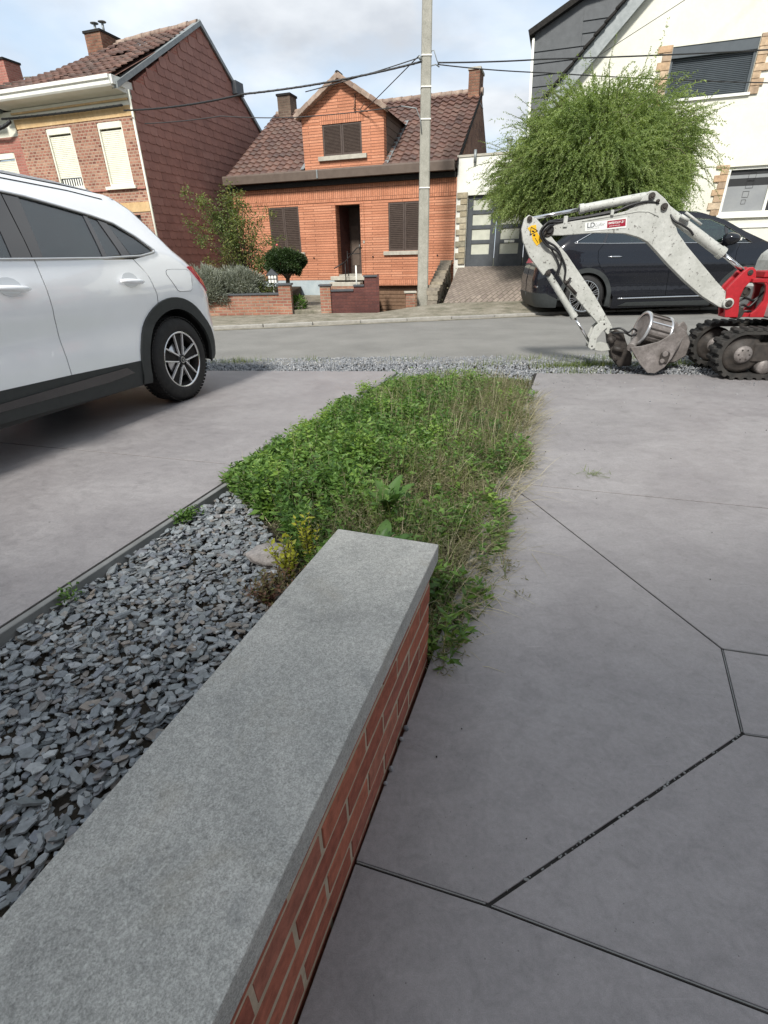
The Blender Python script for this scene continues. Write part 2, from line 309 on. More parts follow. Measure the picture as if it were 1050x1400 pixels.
def inset(poly, d):
    n = len(poly); P = [Vector(p) for p in poly]
    ar = sum(P[i].x * P[(i + 1) % n].y - P[(i + 1) % n].x * P[i].y for i in range(n))
    if ar < 0: P = P[::-1]
    out = []
    for i in range(n):
        a, b, c = P[i - 1], P[i], P[(i + 1) % n]; e1 = (b - a).normalized(); e2 = (c - b).normalized()
        n1 = Vector((-e1.y, e1.x)); n2 = Vector((-e2.y, e2.x)); k = 1 + n1.dot(n2)
        out.append(b + (n1 + n2) * (d / max(k, .3)))
    return out
def slab(parent, poly, gap=.0041, top=0, thick=.03):
    P = inset(poly, gap); mb = MB(); mb.prism([tuple(p) for p in P], top - thick, top, 'z'); o = mb.build('slab', MC, parent, .0022, 2); return o
WL = Vector((.334, .943)); WN = Vector((.943, -.334)); WC = Vector((.157, 1.23))
def wl(u, x=0): p = WC + WL * u + WN * x; return (p.x, p.y)     # along / across the garden wall line
W0 = wl(-.66, -.018)
P_, Q_, V_, U_, Tp = (.196, .527), (2.6, -.36), (.966, .915), (1.112, 1.241), (.80, 2.37)
J0 = (.70, 2.64); D_, E_ = (3.6, .35), (3.6, .58); J1 = (4.6, 1.42)
gl = lambda x: (x, 5.90 - .145 * x)
dr = sheet('right_driveway', [wl(-6, -.018), (9, -5), (9, 4.5), gl(1.72)], -.0035, Mdark)
edge_far = (1.72, gl(1.72)[1])
slab(dr, [wl(-6, -.018), (1.6, -5.2), Q_, P_, W0])
slab(dr, [Q_, (1.6, -5.2), (5.5, -3), D_, V_, P_]) if False else slab(dr, [Q_, (5.4, -1.4), D_, V_, P_], .0031)
slab(dr, [(1.6, -5.2), (9, -5), (5.4, -1.4), Q_])
slab(dr, [V_, D_, E_, U_]); slab(dr, [U_, E_, J1, J0, Tp])
slab(dr, [W0, P_, V_, U_, Tp, J0, wl(1.25, -.0)], .0033)
slab(dr, [wl(1.25, 0), J0, J1, gl(4.6), gl(1.75)])
slab(dr, [J1, (9, .1), gl(9), gl(4.6)]); slab(dr, [E_, D_, (5.4, -1.4), (9, -5), (9, .1), J1])
for nm_, pa, pb in (('a', W0, P_), ('a2', P_, Q_), ('c', U_, V_), ('d', V_, D_), ('e', U_, E_)):
    pa, pb = Vector(pa), Vector(pb); dd = (pb - pa).normalized(); nn_ = Vector((-dd.y, dd.x)) * .0012; pa = pa + dd * .006; pb = pb - dd * .006
    MB().prism([tuple(pa + nn_), tuple(pb + nn_), tuple(pb - nn_), tuple(pa - nn_)], -.003, .0012, 'z').build('joint_strip', Medge, dr)
cm = MB()
for k in range(46):
    t = rnd.random() ** .8; p = Vector(P_).lerp(Vector(V_), t); a_ = rnd.uniform(.001, .0035); q_ = Vector((rnd.gauss(0, .002), rnd.gauss(0, .002))); cm.box(-a_, a_, -a_ * .8, a_ * .8, -.003, rnd.uniform(-.001, .0018), T(p.x + q_.x, p.y + q_.y, 0, 0, 0, rnd.random() * 3))
o = cm.build('joint_crumbs', Medge, dr); o['kind'] = 'stuff'
LE = lambda y: -1.4 + (y - 1.415) * .354     # edge of the left driveway
jl = lambda x: 3.555 - .289 * (x + 2.865)
dl = sheet('left_driveway', [(LE(-5), -5), (LE(5.88), 5.88), (-9, 7.0), (-9, -5)], -.0035, Mdark)
xj = -.866
slab(dl, [(LE(-5), -5), (xj, jl(xj)), (-9, jl(-9)), (-9, -5)]); slab(dl, [(xj, jl(xj)), (LE(5.9), 5.9), (-3.6, 6.35), (-5.2, jl(-5.2))])
slab(dl, [(-5.2, jl(-5.2)), (-3.6, 6.35), (-9, 7.1), (-9, jl(-9))])
# edging board between left driveway and the bed
for i in range(4):
    pass
ed = thing('bed_edging', 'narrow grey concrete edging strip between the left driveway and the slate chips', 'edging')
ys = [-2.0, -.4, 1.2, 2.8, 4.4, 5.85]
for a, b in zip(ys[:-1], ys[1:]):
    MB().prism([(LE(a + .002), a + .002), (LE(b - .002), b - .002), (LE(b - .002) + .028, b - .01), (LE(a + .002) + .028, a - .006)], -.14, .004, 'z').build('edging_board', Medge, ed, .003)
sheet('planting_bed', [(LE(-5) + .03, -5), wl(-6, -.3), wl(0, -.3), wl(0, -.02), wl(4.66, -.01), (1.72, 5.75), (.2, 5.95)], -.06, Msoil)
sheet('gravel_strip', [(-9, 7.0), (-3.6, 6.3), (.2, 5.82), (1.72, 5.60), (9, 4.5), (9, nl_road(9) - .2), (-9, nl_road(-9) - .2)], -.035, Msoil)
# front plots of the houses
sheet('front_garden', [(-4.7, 13.15), (-2.4, 13.05), (-1.2, 13.0), (-.2, 13.0), (-.05, 17.1), (-6.1, 19.1)], .08, Mpave, zs=[.05, .10, .05, .10, .16, .16], thick=-.4)
sheet('planted_soil', [(-4.7, 13.2), (-2.3, 13.1), (-2.6, 18.0), (-6.1, 19.1)], .42, Msoil, thick=.1)
sheet('garage_slope', [(-.1, 12.9), (1.1, 13.3), (1.6, 16.6), (-.05, 17.1)], 0, Mpave, zs=[-.05, .0, -.36, -.36], thick=-.6)
Mherr = M_brick_plan('herringbone_paving', [(.22, .18, .155), (.30, .25, .21), (.26, .215, .18)], (.13, .115, .09), .28, .14, .014, .9, stain=.25)

# ------------------------------------------------------------ low garden wall with bluestone coping
gw = thing('garden_wall', 'low red brick wall with a thick grey bluestone coping in the foreground', 'wall', (WC.x, WC.y, 0), -19.5)
MB().box(-.318, 0, -3.2, 0, .374, .432).build('coping', MBS, gw, .0035, 2)
MB().box(-.292, -.0220, -3.19, -.0150, -.1, .374).build('mortar_core', Mmort, gw)
bme = MB().box(-.104, .104, -.0475, .0475, -.0305, .0305).build('tmp', Mwbrick, None, .0018).data; bpy.data.objects.remove(bpy.data.objects['tmp'])
Ms = []
for r in range(-1, 5):
    z = .0 + .0745 * r + .0385
    for i in range(15):
        y = -.118 - i * .2185 - (.109 if r % 2 else 0)
        Ms.append(T(-.0475 - .0205 + rnd.uniform(-.0012, .0012), y, z, 0, rnd.uniform(-.006, .006), math.pi / 2 + rnd.uniform(-.006, .006)))
    if r % 2: Ms.append(T(-.0475 - .0205, -.062, z, 0, 0, math.pi / 2, s=(.5, 1, 1)))
    Ms.append(T(-.16, -.0605, z)); 
    Ms.append(T(-.245, -.0605, z, s=(.42, 1, 1)))
pieces(gw, 'brick', bme, Ms)
# stones lying in the joint along the wall foot
for k, (u, x, r) in enumerate([(-.30, -.009, .008), (-.335, -.010, .006), (-.43, -.010, .007), (-.47, -.011, .005)]):
    bm = bmesh.new(); bmesh.ops.create_icosphere(bm, subdivisions=2, radius=r)
    for v in bm.verts: v.co *= 1 + .25 * noise.noise(v.co * 90 + Vector((k, 0, 0)))
    me = bpy.data.meshes.new('pebble'); bm.to_mesh(me); bm.free(); o = link('pebble', me, None, Mgrav); p = wl(u, x); o.location = (p[0], p[1], r * .7)
    tag(o, ('larger rounded pebble at the wall foot, farthest from the slab joint', 'small pebble just below the farthest one at the brick wall foot', 'rounded pebble halfway along the wall foot', 'smallest pebble at the wall foot, nearest the slab joint')[k], 'pebble', 'pebbles along the wall foot')

# ------------------------------------------------------------ slate chips
def chip_mesh(seed):
    r = random.Random(seed); n = r.choice((5, 6, 7)); a0 = r.random() * 6
    an = sorted([a0 + 2 * math.pi * (i + r.uniform(-.28, .28)) / n for i in range(n)]); L = 1; Wd = r.uniform(.5, .85)
    P = [(math.cos(a) * L * r.uniform(.8, 1.05), math.sin(a) * Wd * r.uniform(.8, 1.1)) for a in an]; h = r.uniform(.055, .12)
    v = [(x, y, -h) for x, y in P] + [(x * .93 + .02, y * .93, h + r.uniform(-.05, .05)) for x, y in P]
    f = [tuple(range(n))[::-1], tuple(range(n, 2 * n))] + [(i, (i + 1) % n, n + (i + 1) % n, n + i) for i in range(n)]
    return v, f
chips = [chip_mesh(i) for i in range(24)]
poly_bed = [(LE(-.75) + .03, -.75), wl(-2.1, -.30), wl(-.1, -.30), (-.27, 1.42), (-.36, 1.72), (-.55, 2.1), (-.72, 2.42), (-.90, 2.72), (LE(2.8) + .03, 2.8)]
def inpoly(x, y, P):
    c = False; j = len(P) - 1
    for i in range(len(P)):
        if (P[i][1] > y) != (P[j][1] > y) and x < (P[j][0] - P[i][0]) * (y - P[i][1]) / (P[j][1] - P[i][1]) + P[i][0]: c = not c
        j = i
    return c
sb = thing('slate_bed', None, None); sb['kind'] = 'structure'
pl = []
while len(pl) < 15500:
    x, y = rnd.uniform(-2.3, -.1), rnd.uniform(-.75, 2.85)
    if inpoly(x, y, poly_bed): pl.append((x, y))
def rsz():
    return rnd.uniform(.008, .015) if rnd.random() < .5 else (rnd.uniform(.015, .024) if rnd.random() < .88 else rnd.uniform(.024, .034))
items = []
for i, (x, y) in enumerate(pl):
    s = rsz(); lay = i / len(pl); z = -.064 + .042 * lay + .010 * noise.noise(Vector((x * 5, y * 5, 0)))
    t = rnd.gauss(0, .20); M = T(x, y, z, rnd.gauss(0, .22), t, rnd.random() * 6.28, (s * rnd.uniform(.9, 1.35), s, s * rnd.uniform(.8, 1.3))); items.append((x, y, s, lay, M))
vis = sorted([it for it in items if it[3] > .84 and .1 < it[1] < 1.6 and it[0] < -.3], key=lambda it: (it[1] * 1.0 - it[2] * 40))[:300]
vid = set(id(v) for v in vis); cme = [mesh('slate_chip', v, f, Mslate) for v, f in chips]
for k, it in enumerate(vis):
    o = bpy.data.objects.new('slate_chip', cme[k % 24]); COL.objects.link(o); o.parent = sb; o.matrix_local = it[4]
V, F = [], []
for it in items:
    if id(it) in vid: continue
    v, f = rnd.choice(chips); b = len(V); V += [tuple(it[4] @ Vector(p)) for p in v]; F += [tuple(b + i for i in q) for q in f]
o = link('slate_chips', mesh('slate_chips', V, F, Mslate), sb); o['kind'] = 'stuff'

# ------------------------------------------------------------ gravel strips (too many to count)
def gravel(name, fn, n, s0, s1, mat, z0):
    base = np.array([[1, 0, 0], [-1, 0, 0], [0, 1, 0], [0, -1, 0], [0, 0, 1], [0, 0, -1]], float); tri = np.array([[0, 2, 4], [2, 1, 4], [1, 3, 4], [3, 0, 4], [2, 0, 5], [1, 2, 5], [3, 1, 5], [0, 3, 5]])
    P = np.array([fn() for _ in range(n)]); sc = rg.uniform(s0, s1, (n, 1, 1)) * rg.uniform(.6, 1.2, (n, 1, 3)); pts = base[None] * sc * rg.uniform(.75, 1.25, (n, 6, 1))
    a = rg.uniform(0, 6.28, n); b = rg.uniform(-.9, .9, n); ca, sa, cb, sb_ = np.cos(a), np.sin(a), np.cos(b), np.sin(b)
    Rm = np.stack([np.stack([ca, -sa * cb, sa * sb_], 1), np.stack([sa, ca * cb, -ca * sb_], 1), np.stack([0 * a, sb_, cb], 1)], 1)
    V = np.einsum('nij,nkj->nki', Rm, pts) + P[:, None, :]
    F = tri[None] + (np.arange(n) * 6)[:, None, None]
    o = link(name, npmesh(name, V, F.reshape(-1, 3), mat)); o['kind'] = 'stuff'; return o
def g_strip():
    while True:
        x = rnd.uniform(-4.2, 6.5); t = rnd.random(); t = min(1, max(0, t + rnd.gauss(0, .04)))
        y = (5.86 - .145 * x) * (1 - t) + (nl_road(x) - .0 + .03) * t
        return (x, y, -.025 + rnd.uniform(0, .018) + .01 * noise.noise(Vector((x * 2, y * 2, 1))))
gravel('roadside_gravel', g_strip, 21000, .009, .020, Mgrav, 0)
def g_bed():
    while True:
        x, y = rnd.uniform(.1, 1.8), rnd.uniform(5.15, 5.95)
        if LE(y) + .02 < x < .157 + (y - 1.23) * .354: return (x, y, -.05 + .03 * max(0, (y - 5.2)))
gravel('bed_gravel', g_bed, 3200, .009, .020, Mgrav, 0)
gravel('loose_grit', lambda: (rnd.uniform(1.5, 5) + 0, rnd.uniform(4.2, 5.3) if rnd.random() < .3 else 5.5 - .145 * 2 - abs(rnd.gauss(0, .2)), .003), 90, .004, .009, Mgrav, 0)
def g_dr():
    while True:
        x, y = rnd.uniform(.1, 3.5), rnd.uniform(.4, 5.5)
        if x > .34 * (y - .8) + .1: return (x, y, .002)
gravel('driveway_grit', g_dr, 70, .0018, .004, Mdark, 0)

# ------------------------------------------------------------ houses
Morange = M_brick('orange_brick', [(.52, .22, .125), (.58, .255, .15), (.47, .195, .11), (.62, .29, .175), (.55, .235, .135)], (.27, .12, .075), .95, .068, .0075, offset=.37, bs=.9, stain=.16)
Msold = M_brick('orange_soldier_brick', [(.52, .22, .125), (.58, .255, .15), (.47, .195, .11), (.60, .27, .16)], (.27, .12, .075), .066, .235, .006, offset=.0, bs=.9, stain=.14)
Mdkbrick = M_brick('maroon_brick', [(.11, .045, .04), (.14, .055, .045), (.095, .04, .036)], (.10, .05, .045), .2, .066, .006, bs=.5, stain=.25)
Myard = M_brick('garden_wall_brick', [(.34, .15, .10), (.40, .19, .12), (.30, .125, .09), (.44, .25, .17)], (.34, .27, .2), .2, .066, .010, bs=.6, stain=.35)
Mleftb = M_brick('mottled_brick', [(.40, .20, .135), (.27, .105, .075), (.43, .235, .16), (.19, .07, .05), (.38, .17, .115), (.45, .27, .185)], (.40, .29, .215), .13, .070, .013, bs=.6, stain=.2)
Mfarb = M_brick('pink_brick', [(.36, .14, .11), (.42, .18, .14), (.33, .12, .09)], (.38, .22, .17), .2, .066, .010, bs=.6, stain=.2)
Mchim = M_brick('chimney_brick', [(.26, .12, .08), (.33, .17, .11), (.20, .09, .06)], (.24, .17, .12), .2, .07, .010, bs=.8, stain=.45)
Mchimg = M_brick('sooty_brick', [(.17, .12, .09), (.22, .155, .115), (.13, .09, .07)], (.2, .16, .12), .2, .07, .010, bs=.8, stain=.45)
Mtile = M_piece('roof_tile', [(.092, .048, .037), (.12, .062, .047), (.072, .040, .033), (.11, .066, .051), (.14, .073, .054)], .6, 9, .3, .3, 40, .004, .4)
Mtile2 = M_piece('old_roof_tile', [(.105, .062, .050), (.14, .078, .062), (.075, .052, .046), (.13, .09, .075), (.16, .088, .068)], .8, 7, .35, .4, 40, .004, .3)
Mtile3 = M_piece('mossy_roof_tile', [(.075, .068, .06), (.11, .10, .085), (.06, .052, .048), (.15, .14, .115)], .9, 7, .4, .4, 40, .004, .3)
Mridge = M_piece('ridge_tile', [(.27, .20, .155), (.36, .28, .225), (.23, .165, .13)], .85, 8, .35)
Mrslate = M_piece('red_slate', [(.285, .142, .112), (.31, .155, .122), (.265, .13, .104), (.325, .168, .135)], .72, 3.5, .16, .15, 60, .002, .35)
Mgslate = M_piece('grey_slate', [(.085, .092, .097), (.10, .107, .112), (.093, .10, .104)], .6, 5, .15, .15, 60, .002, .35)
Mcream = M_mix('cream_render', (.64, .63, .54), (.72, .71, .62), .9, .9, .3, 160, .003, .2, (14, .04))
Mwhiter = M_mix('white_render', (.66, .66, .60), (.76, .76, .70), 1.2, .9, .3, 120, .003, .2, (6, .06))
Mbeige = M_mix('sandstone_band', (.50, .33, .16), (.62, .45, .25), 2.5, .85, .3, 80, .003, .25, (12, .12))
Mshut = M_mix('cream_shutter', (.68, .67, .56), (.76, .75, .64), 4, .5, 0)
Mwhite = M_mix('white_paint', (.70, .70, .64), (.80, .80, .74), 3, .5, 0)
Mbrownsh = M_mix('brown_shutter', (.060, .042, .034), (.085, .062, .050), 10, .55, 0, spec=.4)
Mgutter = M_mix('brown_fascia', (.095, .07, .055), (.125, .095, .075), 6, .6, 0)
Msill = M_mix('stone_sill', (.34, .32, .27), (.47, .45, .38), 8, .85, .3, 60)
Mzinc = M_mix('zinc', (.20, .22, .22), (.29, .31, .31), 9, .5, .1, metal=.3)
Mwood = M_mix('brown_garage_wood', (.13, .078, .048), (.20, .125, .08), 14, .6, .2, 60)
Mblue = M_mix('pale_blue_plinth', (.34, .40, .42), (.44, .49, .50), 4, .85, .3, 60)
Mbluedk = M_mix('dark_blue_grey_paint', (.06, .067, .075), (.085, .093, .10), 6, .5, .1, 60)
Mfrost = M_mix('frosted_pane', (.44, .45, .38), (.56, .57, .48), 5, .3, 0)
Mblueshut = M_mix('blue_grey_shutter', (.055, .068, .078), (.07, .085, .095), 5, .45, 0, spec=.5)
Mquoin = M_piece('quoin_stone', [(.40, .24, .14), (.50, .36, .23), (.33, .25, .18), (.44, .30, .18), (.52, .42, .30)], .85, 10, .3, .5, 30, .01)
Miron = M_plain('black_iron', (.02, .02, .02), .5, .3)
Mgrayglass = M_mix('frosted_window_film', (.24, .25, .26), (.28, .29, .29), 3, .35, 0)
Mblk = M_plain('black_plastic', (.018, .019, .020), .5)
Mpole = M_mix('concrete_pole', (.27, .265, .225), (.37, .36, .31), 5, .9, .3, 120, .003, .2, (40, .14))

def wavy_tile(w, l, h=.036, t=.030, n=6, mat=None, name='roof_tile'):
    # a pan tile lying in x (width) / y (up slope), z out
    v = []; f = []
    for k in range(n + 1):
        x = w * (k / n - .5); z = h * math.sin(math.pi * 2 * (k / n)) * (.9 if k < n / 2 else .45)
        v += [(x, -l * .56, z + .030), (x, l * .56, z - .014), (x, -l * .56, z + .030 - t)]
    for k in range(n): a = 3 * k; b = 3 * (k + 1); f += [(a, b, b + 1, a + 1), (a + 2, b + 2, b, a)]
    return mesh(name, v, f, mat, True)
def roof_field(parent, x0, x1, y0, z0, y1, z1, w, l, me, skip=None, sag=0, jit=.004, name='roof_tile', limit=300, x1f=None):
    sl = math.hypot(y1 - y0, z1 - z0); pit = math.atan2(z1 - z0, y1 - y0); nr = int(round(sl / l)); nc = int(round((x1 - x0) / w)); Ms = []
    for r in range(nr):
        for c in range(nc):
            t = (r + .5) / nr; x = x0 + (c + .5) * (x1 - x0) / nc; y = y0 + (y1 - y0) * t; z = z0 + (z1 - z0) * t
            if skip and skip(x, y, z): continue
            z += sag * math.sin(math.pi * (x - x0) / (x1 - x0)) * t * -1 + rnd.uniform(-jit, jit) + (.02 * noise.noise(Vector((x * .9, t * 3, 0))) if sag else 0)
            Ms.append(T(x, y, z, pit + rnd.uniform(-jit, jit) * 3, rnd.uniform(-jit, jit) * 3, rnd.uniform(-jit, jit) * 2, (((x1 - x0) / nc) / w * 1.04, 1.0, 1)))
    return pieces(parent, name, me, Ms, limit)
def quad(mb, a, b, c, d): mb.add([a, b, c, d], [(0, 1, 2, 3)]); return mb

# ---- orange brick house in the middle
mh = thing('brick_house', 'small orange brick house with brown shutters, gabled dormer and dark red tiled roof', 'house', (-1.0811, 17.5, 0), -18.4)
XL, XR = -3.75, 3.47
def wall_with_holes(name, mat, parent, x0, x1, z0, z1, holes, y0=0, th=.28, top=None):
    # tiles the rectangle round its openings; every box butts its neighbour
    xs = sorted({x0, x1, *[h[0] for h in holes], *[h[1] for h in holes]}); mb = MB()
    for a, b in zip(xs[:-1], xs[1:]):
        hs = sorted([(h[2], h[3]) for h in holes if h[0] <= a + 1e-6 and h[1] >= b - 1e-6]); z = z0
        for lo, hi in hs:
            if lo > z + 1e-6: mb.box(a, b, y0, y0 + th, z, lo)
            z = hi
        if z < z1 - 1e-6: mb.box(a, b, y0, y0 + th, z, z1)
    return mb.build(name, mat, parent)
wall_with_holes('wall', Morange, mh, XL, XR, .60, 2.735, [(-2.52, -1.47, 1.42, 2.68), (1.46, 2.46, 1.39, 2.65), (-.22, .57, .60, 2.66)])
MB().box(XL, XR, -.012, .28, 2.737, 3.16).build('frieze', Msold, mh)
MB().box(.99, XR, -.010, .27, .44, .598).build('soldier_course', Msold, mh)
MB().box(XL, -.30, -.015, .27, -.1, .598).build('plinth', Mblue, mh)
MB().box(-.30, .98, .0, .27, -.45, .598).build('plinth', Mdkbrick, mh)
MB().box(2.46, XR, .0, .27, -.45, .438).build('basement_wall', Morange, mh)
# slightly raised door surround
MB().box(-.43, -.225, -.02, -.001, .62, 2.70).build('door_surround', Morange, mh); MB().box(.575, .70, -.02, -.001, .62, 2.70).build('door_surround', Morange, mh)
# recessed porch and door
MB().box(-.30, -.222, .281, 1.15, .6, 2.66).build('porch_wall', Mdkbrick, mh); MB().box(.573, .65, .281, 1.15, .6, 2.66).build('porch_wall', Mdkbrick, mh)
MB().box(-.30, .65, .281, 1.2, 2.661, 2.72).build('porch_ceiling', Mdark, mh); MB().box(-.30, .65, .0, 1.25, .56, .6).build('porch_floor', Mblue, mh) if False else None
MB().box(-.22, .571, .01, 1.15, .602, .76).build('threshold', Msill, mh)
d = MB().box(-.22, .572, 1.10, 1.15, .762, 2.655).build('door', Mbrownsh, mh)
MB().box(.18, .50, 1.085, 1.099, 1.0, 2.15).build('door_panel', Mgutter, d); MB().box(-.16, .10, 1.085, 1.099, 1.0, 2.15).build('door_panel', Mgutter, d)
MB().tube([(.12, 1.06, 1.5), (.12, 1.06, 1.62)], .012).build('door_handle', Mzinc, d)
MB().box(.645, .70, -.03, -.021, 1.62, 1.69).build('letterbox', Msill, mh)
slat = MB().prism([(-.008, -.018), (.012, -.010), (.008, .018), (-.012, .010)], -.5, .5, 'x').build('tmp', Mbrownsh).data; bpy.data.objects.remove(bpy.data.objects['tmp'])
def louvred(parent, x0, x1, z0, z1, y=.03, n=2, rows=24):
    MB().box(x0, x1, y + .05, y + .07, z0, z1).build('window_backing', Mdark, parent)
    w = (x1 - x0) / n
    for i in range(n):
        a, b = x0 + i * w + .004, x0 + (i + 1) * w - .004; mb = MB()
        mb.box(a, a + .045, y - .02, y + .02, z0, z1); mb.box(b - .045, b, y - .02, y + .02, z0, z1); mb.box(a + .045, b - .045, y - .02, y + .02, z0, z0 + .05); mb.box(a + .045, b - .045, y - .02, y + .02, z1 - .05, z1)
        fr = mb.build('shutter', Mbrownsh, parent)
        zz = [z0 + .05 + (z1 - z0 - .1) * (k + .5) / rows for k in range(rows)]
        pieces(fr, 'slat', slat, [T((a + b) / 2, y, z, 0, 0, 0, (b - a - .09, 1, (z1 - z0 - .1) / rows / .042)) for z in zz])
louvred(mh, -2.52, -1.47, 1.42, 2.68); louvred(mh, 1.46, 2.46, 1.39, 2.65)
MB().box(-2.62, -1.34, -.07, .02, 1.31, 1.415).build('sill', Msill, mh, .006); MB().box(1.31, 2.68, -.07, .02, 1.28, 1.385).build('sill', Msill, mh, .006)
for x in (-2.9, .95, 2.98, -1.05): MB().tube([(x, -.03, 1.25), (x, .0, 1.25)], .022, 6).build('wall_tie', Miron, mh)
# garage door in the basement
gd = MB().box(1.0, 2.455, .16, .2, -.45, .435).build('garage_door', Mwood, mh)
pme = MB().prism([(.0, 0.006), (-.016, .016), (-.016, .090), (0, .100)], 1.03, 2.43, 'x').build('tmp', Mwood).data; bpy.data.objects.remove(bpy.data.objects['tmp'])
pieces(gd, 'plank', pme, [T(0, .158, -.40 + .113 * k) for k in range(7)])
MB().box(.92, .998, -.03, .2, -.45, .435).build('door_post', Mwhite, mh)
# side walls, rear, gables
gy, gz, ry, rz_ = 0, 3.5, 3.55, 5.80
for nm, xa, xb in (('gable_wall', XL, XL + .25), ('gable_wall', XR - .26, XR - .002)):
    MB().prism([(.281, -.4), (.281, 3.16), (.10, 3.30), (3.55, 5.74), (7.0, 3.4), (7.0, -.4)], xa, xb, 'x').build(nm, Mchim, mh)
MB().box(XL + .25, XR - .26, 6.75, 7.0, -.4, 3.3).build('rear_wall', Morange, mh)
# fascia and gutter
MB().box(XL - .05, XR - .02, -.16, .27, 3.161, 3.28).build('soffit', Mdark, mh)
MB().prism([(-.34, 3.30), (-.34, 3.50), (-.32, 3.54), (-.16, 3.54), (-.16, 3.30)], XL - .07, XR - .03, 'x').build('gutter', Mgutter, mh, .004)
MB().prism([(-.36, 3.32), (-.36, 3.53), (-.341, 3.53), (-.341, 3.32)], -.62, -.58, 'x').build('gutter_joint', Mzinc, mh)
# roof planes
rb = MB(); quad(rb, (XL, -.15, 3.47), (XR, -.15, 3.47), (XR, 3.55, 5.76), (XL, 3.55, 5.76)); quad(rb, (XL, 7.3, 3.3), (XL, 3.55, 5.76), (XR, 3.55, 5.76), (XR, 7.3, 3.3)); roof = rb.build('roof', Mtile, mh)
tm = wavy_tile(.26, .285, .034, .028, mat=Mtile)
DX0, DX1, DCX, DZ, DAP = -1.12, 1.37, .13, 4.86, 5.60
def skipd(x, y, z):  # dormer footprint
    if not (DX0 - .05 < x < DX1 + .05): return False
    return z < DAP - .60 * abs(x - DCX) - .05
roof_field(mh, XL - .02, XR - .0, -.16, 3.53, 3.55, 5.83, .235, .265, tm, skipd)
rid = MB().tube([(-.17, 0, 0), (.17, 0, 0)], [.095, .11], 8).build('tmp', Mridge).data; bpy.data.objects.remove(bpy.data.objects['tmp'])
pieces(mh, 'ridge_tile', rid, [T(XL + .17 + .33 * k, 3.55, 5.80, rz=0) for k in range(22)])
# verge boards right
MB().add([(XR, -.16, 3.48), (XR + .03, -.16, 3.48), (XR + .03, 3.55, 5.84), (XR, 3.55, 5.84), (XR, -.16, 3.36), (XR + .03, -.16, 3.36), (XR + .03, 3.55, 5.70), (XR, 3.55, 5.70)], [(0, 1, 2, 3), (4, 7, 6, 5), (1, 5, 6, 2), (0, 3, 7, 4), (0, 4, 5, 1)]).build('verge', Mdark, mh)
# dormer
dm = MB().box(DX0, DX1, -.03, .22, 3.545, 3.87)
dm.box(DX0, -.49, -.03, .22, 3.87, 4.62); dm.box(.71, DX1, -.03, .22, 3.87, 4.62)
dm.prism([(DX0, 4.62), (DX1, 4.62), (DX1, DZ), (DCX, DAP - .05), (DX0, DZ)], -.03, .22, 'y')
dorm = dm.build('dormer', Morange, mh)
MB().box(-.55, .78, -.042, -.031, 4.62, 4.84).build('soldier_course', Msold, dorm)
louvred(dorm, -.49, .71, 3.875, 4.62, 0, 2, 20)
for ch in [c for c in bpy.data.objects if c.parent == dorm and c.name.startswith('shutter')]: pass
MB().box(-.64, .86, -.11, .0, 3.76, 3.87).build('sill', Msill, dorm, .006)
# cheeks clad in dark boards
for sx, xx in ((1, DX1), (-1, DX0)):
    chk = MB().prism([(.22, 3.66), (.22, DZ), (2.05, DZ)], xx - .03 if sx > 0 else xx, xx if sx > 0 else xx + .03, 'x').build('cheek', Mgutter, dorm)
    for k in range(6):
        z = 3.74 + .19 * k; y1 = .22 + (z - 3.66) / (DZ - 3.66) * 1.83
        if y1 > .4: MB().box(xx + (0 if sx > 0 else -.014), xx + (.014 if sx > 0 else 0), .2, y1, z - .0, z + .175).build('cladding_board', Mgutter, dorm)
dr_ = MB(); ov = .14
for sx in (-1, 1):
    xe = DX1 + ov if sx > 0 else DX0 - ov; ze = DZ - .10 + .02
    quad(dr_, (DCX, -.18, DAP), (xe, -.18, ze), (xe, 2.3, ze), (DCX, 3.3, DAP))
dr_.build('dormer_roof', Mtile, dorm)
# dormer verge tiles
vt = wavy_tile(.26, .3, .02, .014, 5, Mridge, 'verge_tile'); Ms = []
vtb = MB().box(-.145, .145, -.15, .12, -.075, .045).build('tmp', Mridge, None, .008).data; bpy.data.objects.remove(bpy.data.objects['tmp'])
for sx in (-1, 1):
    xe = DX1 + ov if sx > 0 else DX0 - ov; ze = DZ - .08; L = math.hypot(xe - DCX, ze - DAP); ang = math.atan2(DAP - ze, abs(xe - DCX)); n = 6
    for k in range(n):
        t = (k + .5) / n; Ms.append(T(DCX + (xe - DCX) * t, -.10, DAP + (ze - DAP) * t + .04, 0, ang * sx + .04 * sx, 0, (L / n / .29 * 1.03, 1, 1)))
pieces(dorm, 'verge_tile', vtb, Ms)
MB().tube([(DCX, -.24, DAP + .06), (DCX, .05, DAP + .06)], .065, 8).build('finial', Mdark, dorm)
MB().tube([(DCX, .1, DAP + .03), (DCX, 3.3, DAP + .03)], .07, 8).build('ridge', Mridge, dorm)
lead = MB().prism([(DX1 + .0, 3.50), (DX1 + .14, 3.50), (DX1 + .14, 3.52), (DX1, 3.52)], -.1, -.09, 'y')
MB().add([(DX1 + .01, -.10, 3.60), (DX1 + .13, -.10, 3.60), (DX1 + .13, 2.1, 4.97), (DX1 + .01, 2.1, 4.97)], [(0, 1, 2, 3)]).build('flashing', Mzinc, dorm)
MB().add([(DX0 - .13, -.10, 3.60), (DX0 - .01, -.10, 3.60), (DX0 - .01, 2.1, 4.97), (DX0 - .13, 2.1, 4.97)], [(0, 1, 2, 3)]).build('flashing', Mzinc, dorm)
